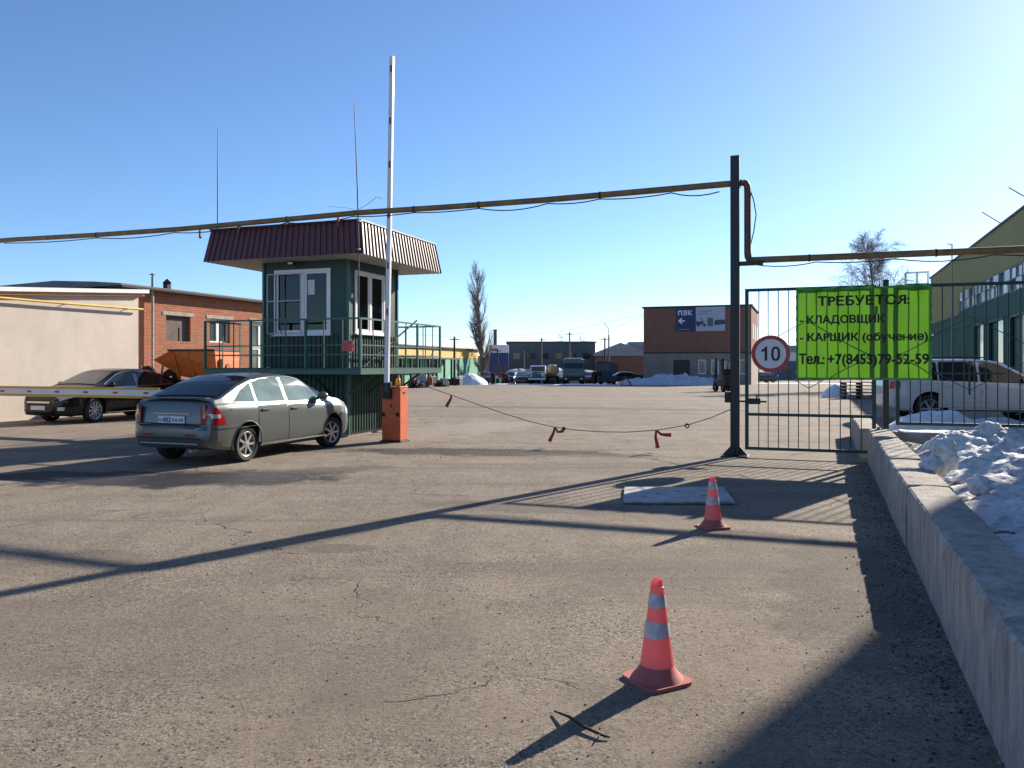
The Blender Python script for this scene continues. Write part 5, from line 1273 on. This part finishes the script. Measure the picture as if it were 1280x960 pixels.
# brick office
PK = thing('brick_office', 'two-storey brown brick office with advertising boards under its roof', 'building', (25.9, 86.6, 0), RD)
BB = brick_mat('brown_brick', (.27, .115, .075), (.22, .09, .06), (.24, .18, .14), dirt=.4); CB2 = mat('grey_brown_render', (.25, .20, .165), .9, var=.2, scale=1)
Wd, Dp, zb, zt = 11.7, 13.6, -.8, 8.05
MB().box(-Wd, 0, 0, Dp, 2.95, zt - .1).build('upper_wall', BB, PK)
ops = [(-8.35, -6.55, -.6, 2.1, 'door'), (-5.65, -4.8, .55, 2.15, 'win'), (-4.25, -3.4, .55, 2.15, 'win'), (-2.85, -2.0, .55, 2.15, 'win'), (-1.25, -.5, .55, 2.15, 'win')]
pv = -Wd
for (a, b_, z0, z1, k) in ops:
    MB().box(pv, a, 0, .4, zb, 2.85).build('lower_wall', CB2, PK); MB().box(a, b_, 0, .4, z1, 2.85).build('lower_wall', CB2, PK); MB().box(a, b_, 0, .4, zb, z0).build('lower_wall', CB2, PK)
    if k == 'win':
        f = MB().box(a, b_, .08, .16, z0, z0 + .1).box(a, b_, .08, .16, z1 - .1, z1).box(a, a + .1, .08, .16, z0 + .1, z1 - .1).box(b_ - .1, b_, .08, .16, z0 + .1, z1 - .1).build('window_frame', PVC, PK)
        link('pane', MB().box(a + .1, b_ - .1, .11, .13, z0 + .1, z1 - .1).mesh('pane', mat('office_pane', (.14, .17, .20), .1, spec=.8)), f)
    else: MB().box(a, b_, .1, .16, z0, z1, .01).build('door', mat('brown_door', (.05, .035, .03), .7), PK)
    pv = b_
MB().box(pv, 0, 0, .4, zb, 2.85).build('lower_wall', CB2, PK); MB().box(-.4, 0, .4, Dp, zb, 2.85).build('side_wall', CB2, PK); MB().box(-Wd, -Wd + .4, .4, Dp, zb, 2.85).build('side_wall', CB2, PK)
MB().box(-Wd - .06, .06, -.06, Dp, 2.85, 2.97).build('string_course', FASC, PK)
MB().box(-Wd - .15, .15, -.15, Dp + .1, zt - .1, zt + .08).build('roof_edge', FASC, PK)
for k in range(3): MB().box(-.02, .03, 2.5 + k * 4, 3.7 + k * 4, 4.4, 6.2).build('side_window', WGLASS, PK)
SB = thing('company_board', 'dark blue advertising board with white lettering and arrow on the brick office', 'sign', (25.9, 86.6, 0), RD, 'boards on the brick office')
MB().box(-8.05, -5.92, -.14, -.04, 5.30, 7.92).build('panel', mat('navy_panel', (.012, .016, .09), .5), SB)
WH = mat('print_white', (.70, .72, .76), .5)
def glyph(x, bars):
    m = MB()
    m.add([(x + a, -.152, 7.08 + b_) for poly in bars for a, b_ in poly], [])
    k = 0; m.f = []; m.m = []
    for i, poly in enumerate(bars):
        m.f.append(tuple(range(k, k + len(poly)))); m.m.append(0); k += len(poly)
    m.v = [(p[0], p[1] - .0005 * j, p[2]) for j, p in enumerate(m.v)] if False else m.v
    m.build('letter', WH, SB, fix=False)
bar = lambda x0, x1, z0, z1: [(x0, z0), (x1, z0), (x1, z1), (x0, z1)]
glyph(-7.82, [bar(0, .12, 0, .42), bar(.33, .45, 0, .42), [(0, .42), (.45, .42), (.45, .46), (.40, .54), (.05, .54), (0, .49)]])
glyph(-7.27, [bar(0, .36, .42, .54), bar(0, .36, 0, .12), bar(.06, .34, .215, .325), [(.36, 0), (.44, .08), (.44, .46), (.36, .54)]])
glyph(-6.72, [bar(0, .12, 0, .54), [(.12, .21), (.30, .54), (.45, .54), (.23, .27), (.47, 0), (.32, 0), (.12, .33 - .10)]])
m = MB(); m.prism([(-7.82, 6.45), (-7.45, 6.80), (-7.33, 6.70), (-7.52, 6.52), (-7.05, 6.52), (-7.05, 6.38), (-7.52, 6.38), (-7.33, 6.20), (-7.45, 6.10)], -.152, -.142, 'xz'); m.build('arrow', WH, SB)
MB().box(-7.80, -6.6, -.148, -.142, 5.47, 5.53).build('small_print', mat('pale_print', (.3, .32, .4), .6), SB)
SB2 = thing('goods_board', 'pale grey-blue advertising board with pictured goods beside the navy board', 'sign', (25.9, 86.6, 0), RD, 'boards on the brick office')
MB().box(-5.88, -2.72, -.14, -.04, 5.28, 7.96).build('panel', mat('pale_print_panel', (.36, .40, .46), .55, var=.06, scale=1), SB2)
INKD = mat('dull_ink', (.05, .055, .09), .6)
MB().box(-4.62, -4.02, -.150, -.142, 5.82, 6.72).build('printed_box', mat('ink_box', (.10, .10, .10), .6), SB2)
MB().prism([(-3.88, 5.92), (-2.74, 6.02), (-2.74, 6.52), (-3.75, 6.48), (-3.88, 6.3)], -.150, -.142, 'xz').build('printed_sofa', INKD, SB2)
m = MB(); m.prism([(-5.86, 6.0), (-5.5, 5.98), (-5.1, 6.05), (-5.0, 6.2), (-5.28, 6.72), (-5.36, 6.72), (-5.22, 6.3), (-5.5, 6.35), (-5.86, 6.4)], -.150, -.142, 'xz'); m.cyl((-4.95, -.151, 5.95), (-4.95, -.143, 5.95), .17, n=14); m.cyl((-5.6, -.152, 5.93), (-5.6, -.144, 5.93), .15, n=14); m.build('printed_scooter', INKD, SB2)
for k, (a, b_) in enumerate(((-5.5, -4.2), (-5.6, -4.5))): MB().box(a, b_, -.148, -.142, 7.42 - k * .28, 7.56 - k * .28).build('faint_print', mat('faint_ink2', (.22, .25, .34), .6), SB2)
# beyond the gate: pale far building, dark parked car
x, y = F(972, 150); t = thing('pale_far_building', 'far low building with white wall and blue base seen between sign and banner', 'building', (x, y, 0), 0)
MB().box(0, 12, 0, 8, 2.3, 4.0).build('upper_wall', BUSWHITE, t); MB().box(0, 12, .02, 8, -1.5, 2.3).build('lower_wall', mat('blue_grey_base', (.09, .13, .20), .7), t)
MB().box(-.5, 12.5, -.4, 8.4, 4.0, 5.2).build('roof', GRF, t)
for k in range(3): MB().box(1 + k * 3.6, 2.4 + k * 3.6, -.03, .03, -.2, 1.4).build('window', WGLASS, t)
# ================================================================== FAR VEHICLES
def far_paint(n, c): return mat(n, c, .35, coat=.5, dirt=((.1, .09, .08), .3), scale=2)
x, y = F(655, 92); make_car('dark_saloon', 'small dark grey saloon in the row of yard vehicles, nose to camera', 'car', SEDAN, (x, y, gz(y)), R(176), far_paint('far_dark', (.03, .035, .045)), 'vehicles in the far yard', True)
x, y = F(606, 95); make_car('blue_estate', 'dark blue-grey car half hidden beside the poplar trunk', 'car', HATCH, (x, y, gz(y)), R(195), far_paint('far_blue', (.05, .075, .12)), 'vehicles in the far yard', True)
x, y = F(952, 104); make_car('dark_hatchback', 'dark car parked by the corner of the brick office beyond the gate', 'car', HATCH, (x, y, gz(y)), R(110), far_paint('far_black', (.015, .02, .025)), 'vehicles in the far yard', True)
for i, (px, D, pr, rz, c, lb) in enumerate(((638, 96, 'H', 170, (.02, .035, .08), 'dark navy hatchback between the red tractor and the dark saloon'), (697, 97, 'S', 205, (.04, .06, .10), 'slate blue car half hidden behind the tank trailer'),
        (664, 100, 'V', 185, (.10, .13, .17), 'grey off-road car behind the teal lorry'), (735, 99, 'H', 190, (.05, .015, .015), 'dark maroon hatchback behind the grey lorry'), (779, 100, 'S', 95, (.03, .03, .035), 'black car side-on beside the low hall'))):
    x, y = F(px, D); make_car('yard_car', lb, 'car', {'H': HATCH, 'S': SEDAN, 'V': SUVP}[pr], (x, y, gz(y)), R(rz), far_paint('yard_paint_%d' % i, c), 'vehicles in the far yard', True)
def wheel_far(t, x, y, r, w=.3, mt=RUBBER):
    o = MB().lathe([(r * .45, -w / 2), (r * .9, -w / 2), (r, -w / 3), (r, w / 3), (r * .9, w / 2), (r * .45, w / 2)], 18, 'x', (x, y, r), close=True).build('wheel', mt, t, smooth=40)
    link('rim', MB().lathe([(.001, -w * .35), (r * .5, -w * .3), (r * .5, w * .3), (.001, w * .35)], 12, 'x', (x, y, r)).mesh('rim', STEEL), o); return o
# red tractor, facing camera (local -y is its nose)
x, y = F(626, 91); t = thing('red_tractor', 'small old red tractor with cab standing in the far yard', 'tractor', (x, y, gz(y)), R(12), 'vehicles in the far yard')
RT2 = mat('tractor_red', (.35, .035, .03), .55, var=.2, scale=4)
MB().box(-.32, .32, -1.6, .1, .75, 1.30, .06).build('bonnet', RT2, t); MB().box(-.28, .28, -1.63, -1.6, .8, 1.22).build('grille', BLACKPL, t)
c = MB(); c.box(-.62, .62, .15, 1.2, 1.0, 1.15).box(-.66, .66, .1, 1.25, 2.05, 2.15, .03)
for (a, b_) in ((-.6, .17), (.6, .17), (-.6, 1.18), (.6, 1.18)): c.box(a - .035, a + .035, b_ - .035, b_ + .035, 1.15, 2.05)
c.build('cab', RT2, t); MB().box(-.57, .57, .16, .18, 1.15, 2.05).build('windscreen', mat('far_glass', (.10, .13, .15), .1), t)
for s in (-1, 1): wheel_far(t, s * .78, .75, .66, .34); wheel_far(t, s * .62, -1.25, .36, .22); MB().box(s * .78 - .2, s * .78 + .2, .2, 1.3, 1.30, 1.36, .02).build('mudguard', RT2, t)
MB().cyl((.2, -.8, 1.3), (.2, -.8, 1.9), .035, n=8).build('exhaust_stack', BLACKP, t)
# old teal bonneted lorry with white cab, and tan tank trailer
x, y = F(673, 91); t = thing('teal_lorry', 'old bonneted lorry with teal nose and white cab in the far yard', 'lorry', (x, y, gz(y)), R(-6), 'vehicles in the far yard')
TEAL = mat('teal_paint', (.02, .13, .17), .5, var=.2, scale=3)
MB().prism([(-2.2, .75), (-2.2, 1.25), (-1.0, 1.42), (-1.0, .75)], -.55, .55, 'yz').build('bonnet', TEAL, t)
for s in (-1, 1):
    m = MB(); m.prism([(-2.15, .85), (-2.0, 1.08), (-1.5, 1.12), (-1.1, .9), (-1.0, .65), (-1.3, .65), (-1.6, .92), (-1.95, .8), (-2.1, .6)], s * .55, s * .98, 'yz'); m.build('front_wing', mat('tan_wing', (.32, .25, .13), .6), t)
    wheel_far(t, s * .8, -1.6, .46, .26); wheel_far(t, s * .78, 1.6, .46, .5)
    MB().cyl((s * .62, -2.22, 1.0), (s * .62, -2.12, 1.0), .1, n=12).build('head_lamp', CLEARL, t)
MB().prism([(-1.0, .8), (-1.0, 1.45), (-.75, 2.1), (.25, 2.12), (.3, .8)], -.85, .85, 'yz').build('cab', BUSWHITE, t)
MB().box(-.7, .7, -1.0, -.86, 1.5, 2.0).build('windscreen', mat('far_glass_dark', (.02, .025, .03), .1), t).rotation_euler = (R(0), 0, 0)
MB().box(-1.0, 1.0, .4, 3.2, .95, 1.15).build('chassis_bed', BLACKP, t); MB().box(-.95, .95, -2.32, -2.22, .55, .72, .02).build('bumper', BUSWHITE, t)
x, y = F(690.5, 93); t = thing('tank_trailer', 'tan cylindrical tank trailer beside the old lorry', 'trailer', (x, y, gz(y)), R(5), 'vehicles in the far yard')
MB().lathe([(.001, -1.4), (.5, -1.38), (.62, -1.2), (.62, 1.2), (.5, 1.38), (.001, 1.4)], 20, 'y', (0, 0, 1.65)).build('tank', mat('tan_tank', (.50, .36, .18), .6, var=.15, scale=2), t, smooth=50)
MB().box(-.5, .5, -1.4, 1.5, .7, 1.0).build('frame', BLACKP, t)
for s in (-1, 1): wheel_far(t, s * .65, .3, .42, .25)
# grey cab-over lorry facing camera
x, y = F(717, 89); t = thing('grey_lorry', 'flat-fronted grey cab-over lorry facing the yard, with dark box body', 'lorry', (x, y, gz(y)), R(-4), 'vehicles in the far yard')
GC = mat('grey_green_cab', (.115, .13, .125), .5, var=.15, scale=2)
MB().prism([(-.9, .75), (-1.0, 1.0), (-.95, 1.75), (-.72, 2.75), (.7, 2.82), (.7, .75)], -1.18, 1.18, 'yz').build('cab', GC, t)
MB().prism([(-.958, 1.80), (-.742, 2.62), (-.72, 2.60), (-.93, 1.78)], -1.05, 1.05, 'yz').build('windscreen', mat('far_glass_dark', (.02, .025, .03), .1), t)
MB().box(-1.2, 1.2, -1.12, -.95, .45, .85, .03).build('bumper', BLACKP, t); MB().box(-.5, .5, -1.02, -.99, 1.15, 1.2).build('grille_bar', STEEL, t)
for s in (-1, 1):
    wheel_far(t, s * 1.0, .0, .5, .3); wheel_far(t, s * .95, 3.6, .5, .55); wheel_far(t, s * .95, 4.8, .5, .55)
    MB().box(s * 1.28 - .06, s * 1.28 + .06, -1.0, -.85, 1.7, 2.35, .02).build('mirror', BLACKP, t); MB().cyl((s * .85, -1.14, .65), (s * .85, -1.1, .65), .11, n=12).build('head_lamp', CLEARL, t)
MB().box(-.5, .5, .7, 6, .7, 1.0).build('chassis', BLACKP, t); MB().box(-1.2, 1.25, .95, 6.2, 1.05, 2.7, .03).build('box_body', mat('dark_tarp', (.045, .05, .05), .8, var=.2, scale=1), t)
MB().box(-1.0, 1.0, -.6, .6, 2.84, 2.96, .04).build('roof_snow', SNOW, t)
# dark blue wheel tractor
x, y = F(755, 92); t = thing('blue_tractor', 'dark blue cabbed tractor right of the grey lorry', 'tractor', (x, y, gz(y)), R(8), 'vehicles in the far yard')
DB = mat('dark_blue_machine', (.015, .03, .055), .5, var=.2, scale=3)
MB().box(-.45, .45, -1.9, .0, .8, 1.55, .08).build('bonnet', DB, t); c = MB(); c.box(-.8, .8, .0, 1.5, .9, 1.45).box(-.82, .82, -.05, 1.55, 2.45, 2.58, .04)
for (a, b_) in ((-.75, .05), (.75, .05), (-.75, 1.45), (.75, 1.45)): c.box(a - .05, a + .05, b_ - .05, b_ + .05, 1.45, 2.45)
c.build('cab', DB, t)
MB().box(-.7, .7, .02, .04, 1.45, 2.45).build('windscreen', mat('far_glass', (.10, .13, .15), .1), t)
for s in (-1, 1): wheel_far(t, s * .85, 1.0, .75, .45); wheel_far(t, s * .75, -1.4, .5, .35)
MB().box(-1.0, 1.0, -2.4, -2.1, .3, 1.0, .05).build('front_blade', DB, t)
# forklift seen from behind, half hidden by the tall post
x, y = F(906.5, 53); t = thing('forklift', 'dark forklift standing in the yard just left of the tall post', 'forklift', (x, y, gz(y)), R(10))
FK = mat('forklift_dark', (.02, .02, .022), .5)
MB().box(-.5, .5, -.9, -.4, .3, 1.1, .12).build('counterweight', FK, t); MB().box(-.5, .5, -.4, .8, .35, .85, .04).build('chassis', FK, t)
MB().box(-.25, .25, -.35, .1, .85, 1.0, .04).build('seat', BLACKPL, t); MB().box(-.25, .25, -.42, -.3, 1.0, 1.5, .04).build('seat_back', BLACKPL, t)
for s in (-1, 1):
    MB().tube([(s * .46, -.45, 1.0), (s * .44, -.35, 2.05), (s * .42, .45, 2.08), (s * .46, .72, .85)], .04, 6).build('guard_leg', FK, t)
    MB().box(s * .25 - .06, s * .25 + .06, .85, .98, .1, 2.2).build('mast_rail', FK, t); wheel_far(t, s * .45, .5, .3, .2); wheel_far(t, s * .4, -.6, .26, .18)
    MB().box(s * .22 - .05, s * .22 + .05, 1.0, 2.0, .1, .15).build('fork', STEEL, t)
MB().box(-.44, .44, -.35, .45, 2.06, 2.11).build('overhead_guard', FK, t)
# small A-frame stand in the yard
x, y = F(783, 79); t = thing('a_frame_stand', 'small rusty A-shaped stand left out on the yard surface', 'stand', (x, y, gz(y)), R(10))
for (p, q) in (((-.1, 0, .9), (.55, .2, .0)), ((-.1, 0, .9), (.55, -.3, .02)), ((-.1, 0, .9), (-.6, 0, .02)), ((-.6, 0, .06), (.5, -.3, .06)), ((-.6, 0, .06), (.5, .2, .06))): MB().beam(p, q, .07).build('strut', RUST, t)
# poles and wires
WOOD = mat('weathered_pole', (.14, .12, .10), .9, var=.25, scale=3)
for i, (px, D, top, lb) in enumerate(((655, 118, 3.6, 'short pole before the left part of the grey depot'), (677, 120, 5.6, 'wooden pole before the middle of the grey depot'), (712, 116, 6.3, 'wooden pole before the right part of the grey depot'), (756, 112, 5.4, 'dark pole left of a pair near the brick office'), (761, 111, 5.7, 'lamp pole right of a pair near the brick office'), (568, 86, 4.6, 'dark pole at the right end of the shed canopy'), (622, 112, 3.8, 'dark pole before the white and blue building'))):
    x, y = F(px, D); t = thing('utility_pole', lb, 'pole', (x, y, gz(y)), 0, 'poles in the far yard')
    MB().tube([(0, 0, 0), (0, 0, top - gz(y))], [.14, .10], 8).build('shaft', BLACKP if 'dark' in lb else WOOD, t, smooth=60)
    if px == 761: MB().tube([(0, 0, 6.5), (-.1, 0, 7.6), (-.7, 0, 8.3)], .05, 6).build('lamp_arm', ZINC, t)
    else: MB().box(-.5, .5, -.05, .05, top - gz(y) - .35, top - gz(y) - .25).build('cross_arm', WOOD, t)
def wire(label, a, b_, sag, r=.018):
    a, b_ = Vector(a), Vector(b_); pts = []
    for i in range(25):
        f = i / 24; q = a.lerp(b_, f); q.z -= sag * 4 * f * (1 - f); pts.append(q)
    o = MB().tube(pts, r, 4).build('overhead_wire', CABLE); return tag(o, label, 'wire', 'overhead wires')
ex, ey = road(-11.7, -.1, (25.9, 86.6))
wire('upper overhead wire running left from the brick office corner', (ex, ey, 7.4), (*F(520, 100), 5.4), 1.3)
wire('lower overhead wire from the brick office corner to the depot pole', (ex, ey, 7.2), (*F(712, 116), 6.2), .7)
wire('slack wire between the office corner and the lamp pole', (ex, ey, 3.5), (*F(761, 111), 5.5), 1.2)
wire('wire between the depot poles over the parked vehicles', (*F(677, 120), 5.5), (*F(756, 112), 5.3), .5)
# low stack of dark pallets and kerb beyond the gate
x, y = F(1074, 38); t = thing('pallet_stack', 'dark low stack of pallets seen under the right part of the banner', 'pallets', (x, y, gz(y)), R(-12))
for k in range(5):
    for q in range(4): MB().box(-.8, .8, -.5 + q * .27, -.3 + q * .27, .12 + k * .16, .14 + k * .16).build('board', FASC, t)
    for q in (-.7, 0, .7): MB().box(q - .05, q + .05, -.5, .52, .01 + k * .16, .12 + k * .16).build('bearer', FASC, t)
